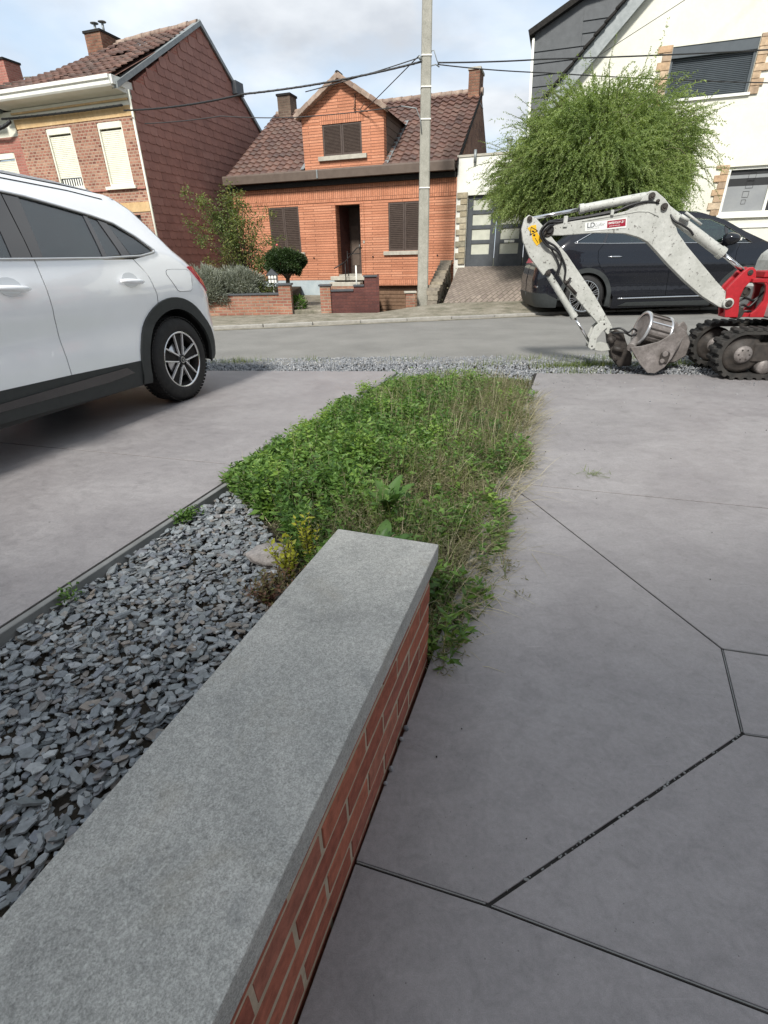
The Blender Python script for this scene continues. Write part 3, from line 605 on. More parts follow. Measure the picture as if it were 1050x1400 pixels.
# wire bracket on the dormer
MB().tube([(.55, -.035, 5.22), (.55, -.10, 4.86)], .02, 6).tube([(.5, -.08, 4.9), (.72, -.10, 4.86), (.86, -.14, 4.98)], .014, 6).tube([(.66, -.1, 4.86), (.95, -.16, 4.78)], .014, 6).build('wire_bracket', Mchim, dorm)
# chimneys
def chimney(parent, x0, x1, y0, y1, z0, z1, mat=None, cap=True):
    c = MB().box(x0, x1, y0, y1, z0, z1).build('chimney', mat or Mchim, parent)
    if cap: MB().box(x0 - .03, x1 + .03, y0 - .03, y1 + .03, z1, z1 + .06).build('chimney_cap', Msill if mat is None else Mdark, c)
    MB().box(x0 - .04, x1 + .04, y0 - .05, y1 + .04, z0, z0 + .03).build('flashing', Mzinc, c); return c
chimney(mh, -3.50, -3.02, 3.2, 3.7, 5.45, 6.22, Mchimg); chimney(mh, 3.10, 3.44, 3.2, 3.95, 5.45, 6.27)
# entrance steps
MB().box(-.38, .78, -.34, -.022, .60, .72).build('step', Msill, mh, .01); MB().box(-.30, .72, -.62, -.341, .44, .56).build('step', Msill, mh, .01)
MB().box(-.32, .74, -.62, -.022, -.4, .439).build('step_base', Myard, mh)
MB().tube([(.05, -1.0, .95), (.25, -.6, 1.12), (.45, -.05, 1.5), (.6, -.03, 1.5)], .016, 6).tube([(.25, -.6, 1.12), (.25, -.6, .4)], .014, 6).tube([(.12, -.05, 1.42), (.12, -.05, .72)], .012, 6).tube([(.12, -.05, 1.34), (.56, -.05, 1.34)], .012, 6).build('handrail', Miron, mh)

# ---- white rendered garage between the houses
gg = thing('garage', 'white rendered garage with dark blue-grey panelled doors at the head of the paved ramp', 'garage', (-1.0811, 17.5, 0), -18.4)
wall_with_holes('wall', Mwhiter, gg, 3.475, 8.2, .3, 3.60, [(3.80, 7.1, .3, 2.72)], 0.02, .25)
MB().box(3.70, 8.2, .27, 5, 3.30, 3.40).build('flat_roof', Mzinc, gg); MB().box(3.45, 8.23, .0, .30, 3.602, 3.66).build('parapet_cap', Msill, gg, .005)
MB().box(7.95, 8.2, .271, 5, .3, 3.29).build('side_wall', Mwhiter, gg)
Ms = []
qme = MB().box(-.5, .5, -.03, .03, -.5, .5).build('tmp', Mquoin, None, .03).data; bpy.data.objects.remove(bpy.data.objects['tmp'])
z = 1.0; k = 0
while z < 2.72:
    w = .30 if k % 2 else .20; Ms.append(T(3.795 - w / 2, .0, z + .075, s=(w, 1, .14))); z += .15; k += 1
qmg = MB().box(-.5, .5, -.03, .03, -.5, .5).build('tmp', M_piece('beige_quoin_stone', [(.30, .27, .19), (.40, .36, .27), (.33, .28, .19), (.25, .23, .17)], .85, 10, .3, .5, 30, .01), None, .03).data; bpy.data.objects.remove(bpy.data.objects['tmp']); pieces(gg, 'quoin_stone', qmg, Ms)
for i in range(4):
    a, b = 3.81 + i * .82, 3.81 + (i + 1) * .82 - .02; df = MB(); zs = [.94, 1.16, 1.245, 1.53, 1.62, 1.90, 1.99, 2.27, 2.36, 2.62, 2.72]
    df.box(a, a + .14, .10, .16, .90, 2.70); df.box(b - .14, b, .10, .16, .90, 2.70)
    for lo, hi in ((.90, 1.25), (1.52, 1.62), (1.89, 1.99), (2.26, 2.36), (2.62, 2.70)): df.box(a + .14, b - .14, .10, .16, lo, hi)
    dd = df.build('garage_door', Mbluedk, gg, .004)
    for j, (lo, hi) in enumerate(((1.25, 1.52), (1.62, 1.89), (1.99, 2.26), (2.36, 2.62))):
        MB().box(a + .14, b - .14, .125, .135, lo, hi).build('pane', Mfrost if i < 2 else Mbluedk, dd)  # right-hand panes painted dark: the shadow on them is put into the colour
    if i == 1: MB().box(a + .26, b - .26, .085, .099, 1.535, 1.60).build('letter_plate', Mwhite, dd)
MB().tube([(3.95, -.03, 3.75), (3.95, -.03, 3.45)], .04, 6).build('overflow_spout', Mzinc, gg)

# ---- paved ramp with stepped stone edge
def l2w(x, y, rz=-18.4, o=(-1.0811, 17.5)):
    a = R_(rz); return (o[0] + x * math.cos(a) - y * math.sin(a), o[1] + x * math.sin(a) + y * math.cos(a))
a1, a2 = l2w(3.6, .12), l2w(8.2, .12); b1, b2 = (1.62, 13.62), (5.4, 13.65)
rmp = MB().add([(*b1, .155), (*b2, .18), (*a2, .94), (*a1, .94), (*b1, -.4), (*b2, -.4), (*a2, -.4), (*a1, -.4)], [(0, 1, 2, 3), (7, 6, 5, 4), (0, 4, 5, 1), (1, 5, 6, 2), (2, 6, 7, 3), (3, 7, 4, 0)]).build('ramp', Mherr); rmp['kind'] = 'structure'
rw = thing('retaining_wall', 'stepped rough stone edging wall beside the paved garage ramp', 'wall')
Ms = []; P0 = Vector((1.36, 13.75)); P1 = Vector(l2w(3.30, -.12))
for k in range(11):
    t = (k + .5) / 11; p = P0.lerp(P1, t); top = .40 + .68 * t
    zz = -.2
    while zz < top - .03:
        h = min(rnd.uniform(.11, .17), top - zz); Ms.append(T(p.x + rnd.uniform(-.02, .02), p.y, zz + h / 2, 0, 0, math.atan2(P1.y - P0.y, P1.x - P0.x) + rnd.uniform(-.05, .05), (.27 + rnd.uniform(-.02, .05), rnd.uniform(3.6, 4.8), h * .97))); zz += h
    Ms.append(T(p.x, p.y, top + .03, 0, 0, math.atan2(P1.y - P0.y, P1.x - P0.x) + rnd.uniform(-.1, .1), (.30, 5.4, .07)))
Mrub = M_piece('rubble_stone', [(.17, .15, .12), (.26, .23, .18), (.21, .185, .15), (.32, .28, .21)], .9, 10, .35, .5, 40, .01)
qm2 = MB().box(-.5, .5, -.03, .03, -.5, .5).build('tmp', Mrub, None, .02).data; bpy.data.objects.remove(bpy.data.objects['tmp'])
pieces(rw, 'stone', qm2, Ms)

# ---- front garden walls, gate pillar, low maroon wall
fw = thing('front_wall', 'low brick garden wall with slate capping and end pillar, left of the gate path', 'wall')
MB().add([(-5.9, 13.12, -.1), (-2.42, 13.0, -.1), (-2.42, 13.2, -.1), (-5.9, 13.32, -.1), (-5.9, 13.12, .44), (-2.42, 13.0, .46), (-2.42, 13.2, .46), (-5.9, 13.32, .44)], [(0, 1, 5, 4), (1, 2, 6, 5), (2, 3, 7, 6), (3, 0, 4, 7), (4, 5, 6, 7)]).build('wall', Myard, fw)
MB().prism([(-5.92, 13.09), (-2.42, 12.97), (-2.42, 13.23), (-5.9, 13.35)], .455, .495, 'z').build('wall_cap', Mbluedk, fw, .004)
MB().box(-2.419, -2.13, 12.93, 13.22, -.1, .66).build('pillar', Myard, fw); MB().box(-2.45, -2.10, 12.90, 13.25, .661, .70).build('pillar_cap', Mbluedk, fw, .004)
fw2 = thing('front_wall', 'dark maroon brick wall with pillar and stepped capping in front of the garage slope', 'wall')
MB().box(-1.43, -1.18, 12.95, 13.2, -.1, .62).build('pillar', Myard, fw2); MB().box(-1.46, -1.15, 12.92, 13.23, .621, .66).build('pillar_cap', Mbluedk, fw2, .004)
MB().box(-1.179, -.62, 12.99, 13.15, -.4, .50).build('wall', Mdkbrick, fw2); MB().box(-.619, -.36, 12.99, 13.15, -.4, .60).build('wall', Mdkbrick, fw2); MB().box(-.359, -.07, 12.98, 13.16, -.4, .80).build('wall', Mdkbrick, fw2)
MB().box(-1.17, -.63, 12.96, 13.18, .501, .545).build('wall_cap', Mbluedk, fw2, .004); MB().box(-.63, -.37, 12.96, 13.18, .601, .64).build('wall_cap', Mbluedk, fw2, .004); MB().box(-.38, -.05, 12.95, 13.19, .801, .84).build('wall_cap', Mbluedk, fw2, .004)
MB().box(-.069, -.01, 12.98, 16.5, -.5, .78).build('side_wall', Mdkbrick, fw2)
MB().tube([(-.55, 13.1, .52), (-.55, 13.1, 1.05)], .02, 6).build('gate_post', Mwhite, fw2)
fp = thing('brick_pillar', 'short pale red brick pillar beside the concrete utility pole', 'pillar')
MB().box(.66, .90, 13.55, 13.78, -.4, .40).build('shaft', Myard, fp); MB().box(.62, .93, 13.52, 13.81, .401, .44).build('pillar_cap', Msill, fp, .004)

# ---- house on the left, red slated gable
lh = thing('brick_house', 'mottled brick house with white roller shutters and a tall red slate-hung gable end', 'house', (-6.2732, 16.0, 0), -18.4)
wall_with_holes('wall', Mleftb, lh, -4.02, -.02, -.1, 4.58, [(-3.0, -2.12, 3.12, 4.52), (-1.22, -.40, 3.10, 4.52), (-3.0, -2.1, .9, 2.4), (-1.3, -.4, .2, 2.4)], .02, .28)
MB().box(-4.02, -.02, .005, .3, 4.582, 4.80).build('sandstone_band', Mbeige, lh)
MB().box(-4.02, -.02, .02, .3, 4.802, 5.02).build('frieze', Mshut, lh); MB().box(-4.02, -.02, -.03, .0, 4.90, 4.94).build('cornice_moulding', Mbeige, lh)
MB().box(-4.02, -.02, .0, .018, 2.47, 2.70).build('sandstone_band', Mbeige, lh) ; MB().box(-4.02, -.02, -.015, .018, 3.0, 3.04).build('string_course', Mfarb, lh)
MB().prism([(-.45, 5.08), (-.48, 5.12), (-.48, 5.2), (-.52, 5.22), (-.52, 5.30), (.3, 5.30), (.3, 5.03), (.0, 5.03)], -4.25, -.06, 'x').build('gutter', Mwhite, lh, .004)
MB().prism([(-.45, 5.12), (-.45, 5.30), (-.01, 5.30), (-.01, 5.12)], -.059, -.005, 'x').build('gutter_end', Mwhite, lh)
slw = MB().prism([(0, 0), (-.012, .008), (-.012, .036), (0, .042)], -.5, .5, 'x').build('tmp', Mshut).data; bpy.data.objects.remove(bpy.data.objects['tmp'])
def roller(parent, x0, x1, z0, z1, zb, y=.06, box=.14):
    mb = MB(); mb.box(x0, x0 + .05, y - .02, y + .08, z0, z1); mb.box(x1 - .05, x1, y - .02, y + .08, z0, z1); mb.box(x0 + .05, x1 - .05, y - .03, y + .08, z1 - box, z1); mb.box(x0 + .05, x1 - .05, y - .02, y + .08, z0, z0 + .06)
    fr = mb.build('window', Mshut, parent); n = int((z1 - box - zb) / .042)
    pieces(fr, 'slat', slw, [T((x0 + x1) / 2, y + .03, zb + .042 * k, s=(x1 - x0 - .1, 1, 1)) for k in range(n)])
    if zb > z0 + .1:
        MB().box(x0 + .05, x1 - .05, y + .05, y + .06, z0 + .06, zb).build('pane', Mblk, fr)
        for k in range(8): MB().box(x0 + .10 + k * .085, x0 + .14 + k * .085, y + .035, y + .045, z0 + .07, zb - .02).build('curtain_fold', Mwhite, fr)
    return fr
roller(lh, -3.0, -2.12, 3.12, 4.52, 3.38); roller(lh, -1.22, -.40, 3.10, 4.52, 3.17); roller(lh, -3.0, -2.1, .9, 2.4, .97); 
MB().box(-1.3, -.4, .1, .16, .2, 2.4).build('door', Mbrownsh, lh)
MB().box(-3.1, -2.02, -.06, .03, 3.03, 3.115).build('sill', Mshut, lh); MB().box(-1.32, -.30, -.06, .03, 3.02, 3.095).build('sill', Mshut, lh)
# gable: wall behind, slates proud
GP = [(.301, -.1), (.301, 5.30), (3.62, 7.36), (6.9, 5.1), (6.9, -.1)]
MB().prism(GP, -.30, -.021, 'x').build('gable_wall', Mfarb, lh)
def sme(w, h, c=.045, mat=Mrslate, name='gable_slate'):
    P = [(-w / 2, h / 2), (-w / 2, -h / 2 + c), (-w / 2 + c * .35, -h / 2 + c * .35), (-w / 2 + c, -h / 2), (w / 2 - c, -h / 2), (w / 2 - c * .35, -h / 2 + c * .35), (w / 2, -h / 2 + c), (w / 2, h / 2)]
    v = [(0.002, y, z) for y, z in P] ; v = [(.004 + .016 * (.5 - z / h), y, z) for y, z in P]; n = len(v); v += [(x - .010, y, z) for x, y, z in v]
    return mesh(name, v, [tuple(range(n))] + [(i, n + i, n + (i + 1) % n, (i + 1) % n) for i in range(n)], mat)
gm = sme(.292, .245); Ms = []
def ztop(y): return 5.15 + (7.36 - 5.15) * y / 3.62 if y < 3.62 else 7.36 + (5.1 - 7.36) * (y - 3.62) / 3.28
r = 0; z = .3
while z < 7.3:
    y = .15 + (.148 if r % 2 else 0)
    while y < 6.8:
        if z + .02 < ztop(y) - .08: Ms.append(T(-.018 + rnd.uniform(0, .003), y + rnd.uniform(-.003, .003), z + rnd.uniform(-.004, .004)))
        y += .297
    z += .205; r += 1
Ms.sort(key=lambda m: (m.translation.y * .35 - (1 if m.translation.z > 1.5 else 0) * 2 ))
pieces(lh, 'gable_slate', gm, Ms)
MB().tube([(.03, .0, -.1), (.03, .0, 5.1)], .03, 6).build('corner_trim', Mshut, lh)
for (p, q) in (((-.35, 5.10), (3.62, 7.42)), ((3.62, 7.42), (6.95, 5.12))):
    MB().add([(-.14, p[0], p[1] + .08), (.05, p[0], p[1] + .08), (.05, q[0], q[1] + .05), (-.14, q[0], q[1] + .05), (-.14, p[0], p[1] - .05), (.05, p[0], p[1] - .05), (.05, q[0], q[1] - .06), (-.14, q[0], q[1] - .06)], [(0, 1, 2, 3), (4, 7, 6, 5), (1, 5, 6, 2), (0, 3, 7, 4), (0, 4, 5, 1)]).build('verge_trim', Mzinc, lh)
MB().box(-.6, .30, 5.0, 6.2, 6.1, 6.75).build('rear_dormer', Mdark, lh) if False else MB().box(-.3, .16, 5.0, 5.45, 6.1, 6.44).build('rear_dormer', Mbluedk, lh)
rb = MB(); quad(rb, (-4.25, -.4, 5.25), (.0, -.4, 5.25), (.0, 3.62, 7.35), (-4.25, 3.62, 6.93)); quad(rb, (-4.25, 3.62, 6.93), (.0, 3.62, 7.35), (.0, 6.95, 5.05), (-4.25, 6.95, 5.05)); rb.build('roof', Mtile2, lh)
tm2 = wavy_tile(.26, .27, .022, mat=Mtile2)
def rf(parent, x0, x1, me, zr, limit=300, sg=.12):
    sl = math.hypot(4.0, 2.1); Ms = []
    nr = 17; nc = int(round((x1 - x0) / .25))
    for r in range(nr):
        for c in range(nc):
            t = (r + .5) / nr; x = x0 + (c + .5) * (x1 - x0) / nc; y = -.42 + 4.04 * t; zt = zr(x); z = 5.31 + (zt - 5.30) * t + .035 * noise.noise(Vector((x * .7, t * 2, 3)))
            slip = (rnd.random() < .03)
            Ms.append(T(x, y - (.05 if slip else 0), z + rnd.uniform(-.006, .008) + (.03 if slip else 0), math.atan2(zt - 5.3, 4.04) + rnd.uniform(-.03, .03), rnd.uniform(-.03, .03), rnd.uniform(-.03, .03), (1.0, 1, 1)))
    pieces(parent, 'roof_tile', me, Ms, limit)
zr = lambda x: 7.36 - .045 * abs(x + .1) - .16 * max(0, -x - 2.8)
rf(lh, -4.25, -.06, tm2, lambda x: zr(x) + .04)
pieces(lh, 'ridge_tile', rid, [T(-.2 - .33 * k, 3.62, zr(-.2 - .33 * k) + .05 + rnd.uniform(-.01, .01), 0, rnd.uniform(-.05, .05)) for k in range(12)])
# chimney + cowls
ch = chimney(lh, -3.75, -3.15, 3.1, 3.9, 6.55, 7.45, Mchim)
for k, x in enumerate((-3.55, -3.25)):
    cw = MB().tube([(x, 3.4, 7.5), (x, 3.4, 7.72)], .035, 8).lathe([(.001, 0), (.12, .02), (.12, .035), (.001, .07)], 10, T(x, 3.4, 7.73, math.pi / 2)).build('chimney_cowl', Mzinc, ch)

# ---- next house further left
nh = thing('brick_house', 'pink brick terraced house with darker mossy roof at the left edge of the street', 'house', (-6.2732, 16.0, 0), -18.4)
wall_with_holes('wall', Mfarb, nh, -9.5, -4.03, -.1, 4.45, [(-5.35, -4.42, 2.7, 4.10), (-7.6, -6.6, 2.7, 4.1)], .06, .28)
MB().box(-9.5, -4.03, .06, .34, 4.451, 5.0).build('frieze', Mshut, nh)
roller(nh, -5.35, -4.42, 2.7, 4.10, 2.8, .10); roller(nh, -7.6, -6.6, 2.7, 4.1, 2.8, .10)
rb = MB(); quad(rb, (-9.5, -.3, 4.97), (-4.27, -.3, 5.1), (-4.27, 3.62, 6.6), (-9.5, 3.62, 5.9)); quad(rb, (-9.5, 3.62, 6.6), (-4.27, 3.62, 6.98), (-4.27, 7, 5), (-9.5, 7, 5)); rb.build('roof', Mtile3, nh)
tm3 = wavy_tile(.26, .27, .022, mat=Mtile3)
rf(nh, -9.5, -4.27, tm3, lambda x: zr(x) + .02, 300)
pieces(nh, 'ridge_tile', rid, [T(-4.4 - .33 * k, 3.62, zr(-4.4 - .33 * k) + .05, 0, rnd.uniform(-.05, .05)) for k in range(14)])
MB().prism([(-.45, 4.98), (-.45, 5.12), (.1, 5.12), (.1, 4.98)], -9.5, -4.4, 'x').build('gutter', Mzinc, nh)
chimney(nh, -8.6, -7.35, 3.2, 3.8, 6.0, 7.25, Mfarb)
MB().box(-5.2, -4.2, .9, 1.4, 5.9, 6.0).build('roof_light', Mzinc, nh) if False else None

# ---- cream house on the right
rh = thing('cream_house', 'large cream rendered house with steep roof verge and stone quoins round dark roller shutters', 'house', (8.9028, 16.5, 0), -18.4)
wall_with_holes('facade', Mcream, rh, -3.7, 9.0, .2, 4.6, [(.80, 3.0, 2.12, 3.25), (4.5, 6.5, 2.12, 3.25)], 0, .3)
gab = [(-3.7, 4.6), (-1.23, 4.6), (-1.23, 7.02)]
mb = MB(); apx, apz = 1.0, 10.0   # gable apex
slope = (6.97 - 5.17) / (3.94 - 2.2) ; 
zg = lambda x: 5.29 + 1.035 * (x + 3.7)
mb.prism([(-3.7, 4.601), (-1.19, 4.601), (-1.19, zg(-1.19)), (-3.7, zg(-3.7))], 0, .3, 'y'); mb.prism([(-1.19, 4.601), (.77, 4.601), (.77, 4.85), (-1.19, 4.85)], 0, .3, 'y')
mb.prism([(-1.19, 5.95), (.77, 5.95), (.77, zg(.77)), (-1.19, zg(-1.19))], 0, .3, 'y'); mb.prism([(.77, 4.601), (9.0, 4.601), (9.0, 5.6), (2.65, 11.86), (.77, zg(.77))], 0, .3, 'y')
mb.build('gable', Mcream, rh)
def quoins(parent, x, z0, z1, side, h=.16):
    z = z0; k = 0; Ms = []
    while z < z1 - .02:
        hh = min(h * rnd.uniform(.85, 1.15), z1 - z); w = (.32 if k % 2 else .20) * rnd.uniform(.9, 1.15); Ms.append(T(x + side * w / 2, -.008, z + hh / 2, 0, 0, 0, (w, 1.3, hh * .97))); z += hh; k += 1
    return Ms
pieces(rh, 'quoin_stone', qme, quoins(rh, -1.195, 4.72, 6.0, -1) + quoins(rh, .775, 4.80, 6.0, 1) + quoins(rh, .795, 2.10, 3.30, -1))
# upper shutter
uw = MB().box(-1.19, .77, .02, .22, 5.72, 5.95).build('shutter_box', Mblueshut, rh)
fr = MB().box(-1.19, -1.13, .08, .25, 4.85, 5.719).box(.71, .77, .08, .25, 4.85, 5.719).box(-1.13, .71, .08, .12, 4.85, 4.868).build('window', Mblueshut, rh, 0); bm = bmesh.new(); bm.from_mesh(fr.data); bmesh.ops.remove_doubles(bm, verts=bm.verts, dist=1e-4); bm.to_mesh(fr.data); bm.free()
sl2 = MB().prism([(0, 0), (-.014, .008), (-.016, .026), (0, .036)], -.5, .5, 'x').build('tmp', Mblueshut).data; bpy.data.objects.remove(bpy.data.objects['tmp'])
pieces(fr, 'slat', sl2, [T(-.21, .14, 4.87 + .0385 * k, s=(1.84, 1, 1.02)) for k in range(22)])
MB().box(-1.126, .706, .15, .17, 4.86, 5.719).build('window_backing', Mdark, fr)
MB().box(-1.25, .82, -.06, .06, 4.79, 4.848).build('sill', Mwhite, rh)
# lower window with frosted film and a line of outlined squares
fr = MB().box(.80, .87, .06, .2, 2.12, 3.25).box(2.93, 3.0, .06, .2, 2.12, 3.25).box(.87, 2.93, .06, .2, 2.12, 2.19).box(.87, 2.93, .06, .2, 3.18, 3.25).box(1.86, 1.93, .06, .2, 2.19, 3.18).build('window', Mwhite, rh)
MB().box(.87, 1.86, .12, .13, 2.19, 3.18).build('pane', Mblk, fr); MB().box(1.93, 2.93, .12, .13, 2.19, 3.18).build('pane', Mblk, fr)
MB().box(.873, 1.857, .112, .118, 2.193, 2.80).build('frosted_film', Mgrayglass, fr); MB().box(.873, 1.857, .112, .118, 2.98, 3.06).build('blind_rail', Mgrayglass, fr)
def sq(cx, cz, s):
    t = .008; MB().box(cx - s, cx + s, .106, .111, cz - s, cz - s + t).box(cx - s, cx + s, .106, .111, cz + s - t, cz + s).box(cx - s, cx - s + t, .106, .111, cz - s + t, cz + s - t).box(cx + s - t, cx + s, .106, .111, cz - s + t, cz + s - t).build('square_outline', Mblk, fr)
sq(1.36, 2.42, .055); sq(1.37, 2.60, .075); sq(1.41, 2.83, .09); sq(1.42, 3.02, .09)
MB().box(.75, 3.06, -.07, .06, 2.03, 2.118).build('sill', Mwhite, rh); MB().box(-3.7, 9.0, -.03, .0, 1.78, 1.84).build('string_course', Mwhite, rh)
# verge: dark tiles over pale board
def strip(name, mat, x0, x1, off0, off1, y0, y1):
    MB().prism([(x0, zg(x0) + off0), (x1, zg(x1) + off0), (x1, zg(x1) + off1), (x0, zg(x0) + off1)], y0, y1, 'y').build(name, mat, rh)
strip('verge_board', Mzinc, -4.2, 2.6, -.02, .42, -.22, -.18)
strip('verge_soffit', Mzinc, -4.2, 2.6, -.06, -.02, -.22, -.001)
vm = MB().box(-.16, .16, -.14, .14, -.03, .03).build('tmp', Mdark, None, .01).data; bpy.data.objects.remove(bpy.data.objects['tmp'])
pieces(rh, 'verge_tile', vm, [T(-4.2 + .225 * k, -.2, zg(-4.2 + .225 * k) + .47, 0, -math.atan(1.035) + .10) for k in range(31)])
MB().add([(-4.25, -.1, zg(-4.25) + .43), (2.65, -.1, zg(2.65) + .43), (2.65, 9, zg(2.65) + .43), (-4.25, 9, zg(-4.25) + .43)], [(0, 1, 2, 3)]).build('roof', Mgslate, rh)
# grey slate-hung rear wing
rh2 = thing('slate_house', 'grey slate-hung gable rising behind the cream house verge', 'house', (8.9028, 16.5, 0), -18.4)
ox = 2.6
def dz_(x, z, k=1.155): return x, z
MB().prism([(-4.6, .2), (1.5, .2), (1.5, 8.6), (-3.6, 7.98), (-4.95, 7.35)], ox, ox + .3, 'y').build('wall', Mgslate, rh2)
for k in range(13):
    z0 = 4.6 + .29 * k; xl = -4.6 - .35 * (z0 - .2) / 7.15
    for j in range(3):
        xa = xl + j * 1.4; xb = min(xa + 1.395, xl + 4.2); 
        if z0 + .28 > 7.4 + .45 * (xa + 4.95): continue
        MB().box(xa, xb, ox - .03, ox - .001, z0, z0 + .262).build('slate_panel', Mgslate, rh2, .004)
MB().tube([(-4.66, ox - .05, .2), (-4.98, ox - .05, 7.25)], .045, 6).build('downpipe', Mwhite, rh2)
MB().prism([(-5.1, 7.28), (-3.55, 8.02), (1.5, 8.7), (1.5, 8.82), (-3.6, 8.16), (-5.15, 7.42)], ox - .2, ox + 3, 'y').build('roof', Mdark, rh2)
# terrace ground in front of the cream house
sheet('terrace', [(5.5, 13.7), (14, 14.2), l2w(18, .0), l2w(8.2, 0)], .9, Mpave, zs=[.2, .35, 1.3, .95], thick=-.4)

nb = thing('brick_house', 'red brick house with pale window frames beyond the cream house, further right along the street', 'house', (8.9028, 16.5, 0), -18.4)
wall_with_holes('wall', Mfarb, nb, 9.3, 17.5, .4, 7.2, [(10.2, 11.6, 1.8, 3.4), (12.8, 13.8, .6, 3.3), (15, 16.5, 1.8, 3.4), (10.2, 11.6, 4.6, 6.1), (12.7, 14, 4.6, 6.1), (15, 16.5, 4.6, 6.1)], 0, .3)
for a, b, c, d_ in ((10.2, 11.6, 1.8, 3.4), (12.8, 13.8, .6, 3.3), (15, 16.5, 1.8, 3.4), (10.2, 11.6, 4.6, 6.1), (12.7, 14, 4.6, 6.1), (15, 16.5, 4.6, 6.1)):
    f_ = MB().box(a, a + .08, .08, .16, c, d_).box(b - .08, b, .08, .16, c, d_).box(a + .08, b - .08, .08, .16, c, c + .08).box(a + .08, b - .08, .08, .16, d_ - .08, d_).build('window', Mwhite, nb); MB().box(a + .08, b - .08, .11, .12, c + .08, d_ - .08).build('pane', Mblk, f_)
MB().prism([(-.4, 7.1), (-.4, 7.3), (4, 10.2), (8.4, 7.3), (8.4, 7.1)], 9.1, 17.7, 'x').build('roof', Mtile, nb); MB().box(9.3, 9.6, .301, 8, .4, 7.1).box(17.2, 17.5, .301, 8, .4, 7.1).build('side_walls', Mfarb, nb)

# ---- the photographer's own house behind the camera (its shade lies over the driveway)
oh = thing('brick_house', 'plain red brick house behind the two driveways', 'house', (0, 1.0, 0), 0)
wall_with_holes('wall', Mfarb, oh, -7.5, 7.5, 0, 5.6, [(-5.5, -3.6, 1, 2.4), (-1, .1, 0.01, 2.1), (2, 4, 1, 2.4), (-5, -3.6, 3.6, 4.9), (2.4, 3.8, 3.6, 4.9)], -5.2, .3)
MB().box(-7.5, 7.5, -11, -10.7, 0, 5.6).box(-7.5, -7.2, -10.7, -5.2, 0, 5.6).box(7.2, 7.5, -10.7, -5.2, 0, 5.6).build('side_walls', Mfarb, oh)
MB().prism([(-4.8, 5.55), (-8, 8.0), (-11.4, 5.55)], -7.7, 7.7, 'x').build('roof', Mtile, oh)
for a, b, c, d_ in ((-5.5, -3.6, 1, 2.4), (2, 4, 1, 2.4), (-5, -3.6, 3.6, 4.9), (2.4, 3.8, 3.6, 4.9)): MB().box(a, b, -5.1, -5.05, c, d_).build('pane', Mblk, oh)
MB().box(-1, .1, -5.1, -5.04, .01, 2.1).build('door', Mwhite, oh)

# ------------------------------------------------------------ cars: panels laid over a rounded body surface
def interp(x, tab):
    if x <= tab[0][0]: return tab[0][1]
    for (a, p), (b, q) in zip(tab[:-1], tab[1:]):
        if x <= b: return p + (q - p) * (x - a) / (b - a)
    return tab[-1][1]
class Body:
    def __init__(s, Wt, rear, front, Rr, Rf): s.W, s.sr, s.sf, s.Rr, s.Rf = Wt, rear, front, Rr, Rf
    def at(s, a, z, side=1, off=0):
        w = interp(z, s.W); r0 = interp(z, s.sr); f0 = interp(z, s.sf); R = interp(z, s.Rr); Rf = interp(z, s.Rf)
        if a < r0 + R:
            d = r0 + R - a; L = R * math.pi / 2
            if d < L: t = d / R; x, y, nx, ny = r0 + R - R * math.sin(t), w - R + R * math.cos(t), -math.sin(t), math.cos(t)
            else: x, y, nx, ny = r0, max(0, w - R - (d - L)), -1, 0
        elif a > f0 - Rf:
            d = a - (f0 - Rf); L = Rf * math.pi / 2
            if d < L: t = d / Rf; x, y, nx, ny = f0 - Rf + Rf * math.sin(t), w - Rf + Rf * math.cos(t), math.sin(t), math.cos(t)
            else: x, y, nx, ny = f0, max(0, w - Rf - (d - L)), 1, 0
        else: x, y, nx, ny = a, w, 0, 1
        return Vector((x + nx * off, (y + ny * off) * side, z))
def curve_pts(P, n=4):   # smooth closed polyline helper for wheel arches etc is not needed: points are dense
    return P
def patch(body, poly, side=1, off=0, step=.07, fn=None, dense=.05):
    P = []
    for i in range(len(poly)):
        a, b = poly[i], poly[(i + 1) % len(poly)]; L = math.hypot(b[0] - a[0], b[1] - a[1]); n = max(1, int(L / dense))
        P += [(a[0] + (b[0] - a[0]) * k / n, a[1] + (b[1] - a[1]) * k / n) for k in range(n)]
    xs = [p[0] for p in P]; zs = [p[1] for p in P]; pts = [Vector(p) for p in P]; n0 = len(pts)
    x = min(xs) + step / 2; r = 0
    while x < max(xs):
        z = min(zs) + step / 2 + (step / 2 if r % 2 else 0)
        while z < max(zs):
            if inpoly(x, z, P):
                if min((q - Vector((x, z))).length_squared for q in pts[:n0]) > (step * .45) ** 2: pts.append(Vector((x, z)))
            z += step
        x += step; r += 1
    res = geometry.delaunay_2d_cdt(pts, [(i, (i + 1) % n0) for i in range(n0)], [], 1, 1e-5)
    v = [fn(p.x, p.y, side, off) if fn else body.at(p.x, p.y, side, off) for p in res[0]]
    f = [tuple(q) if side < 0 else tuple(q)[::-1] for q in res[2]]
    return v, f
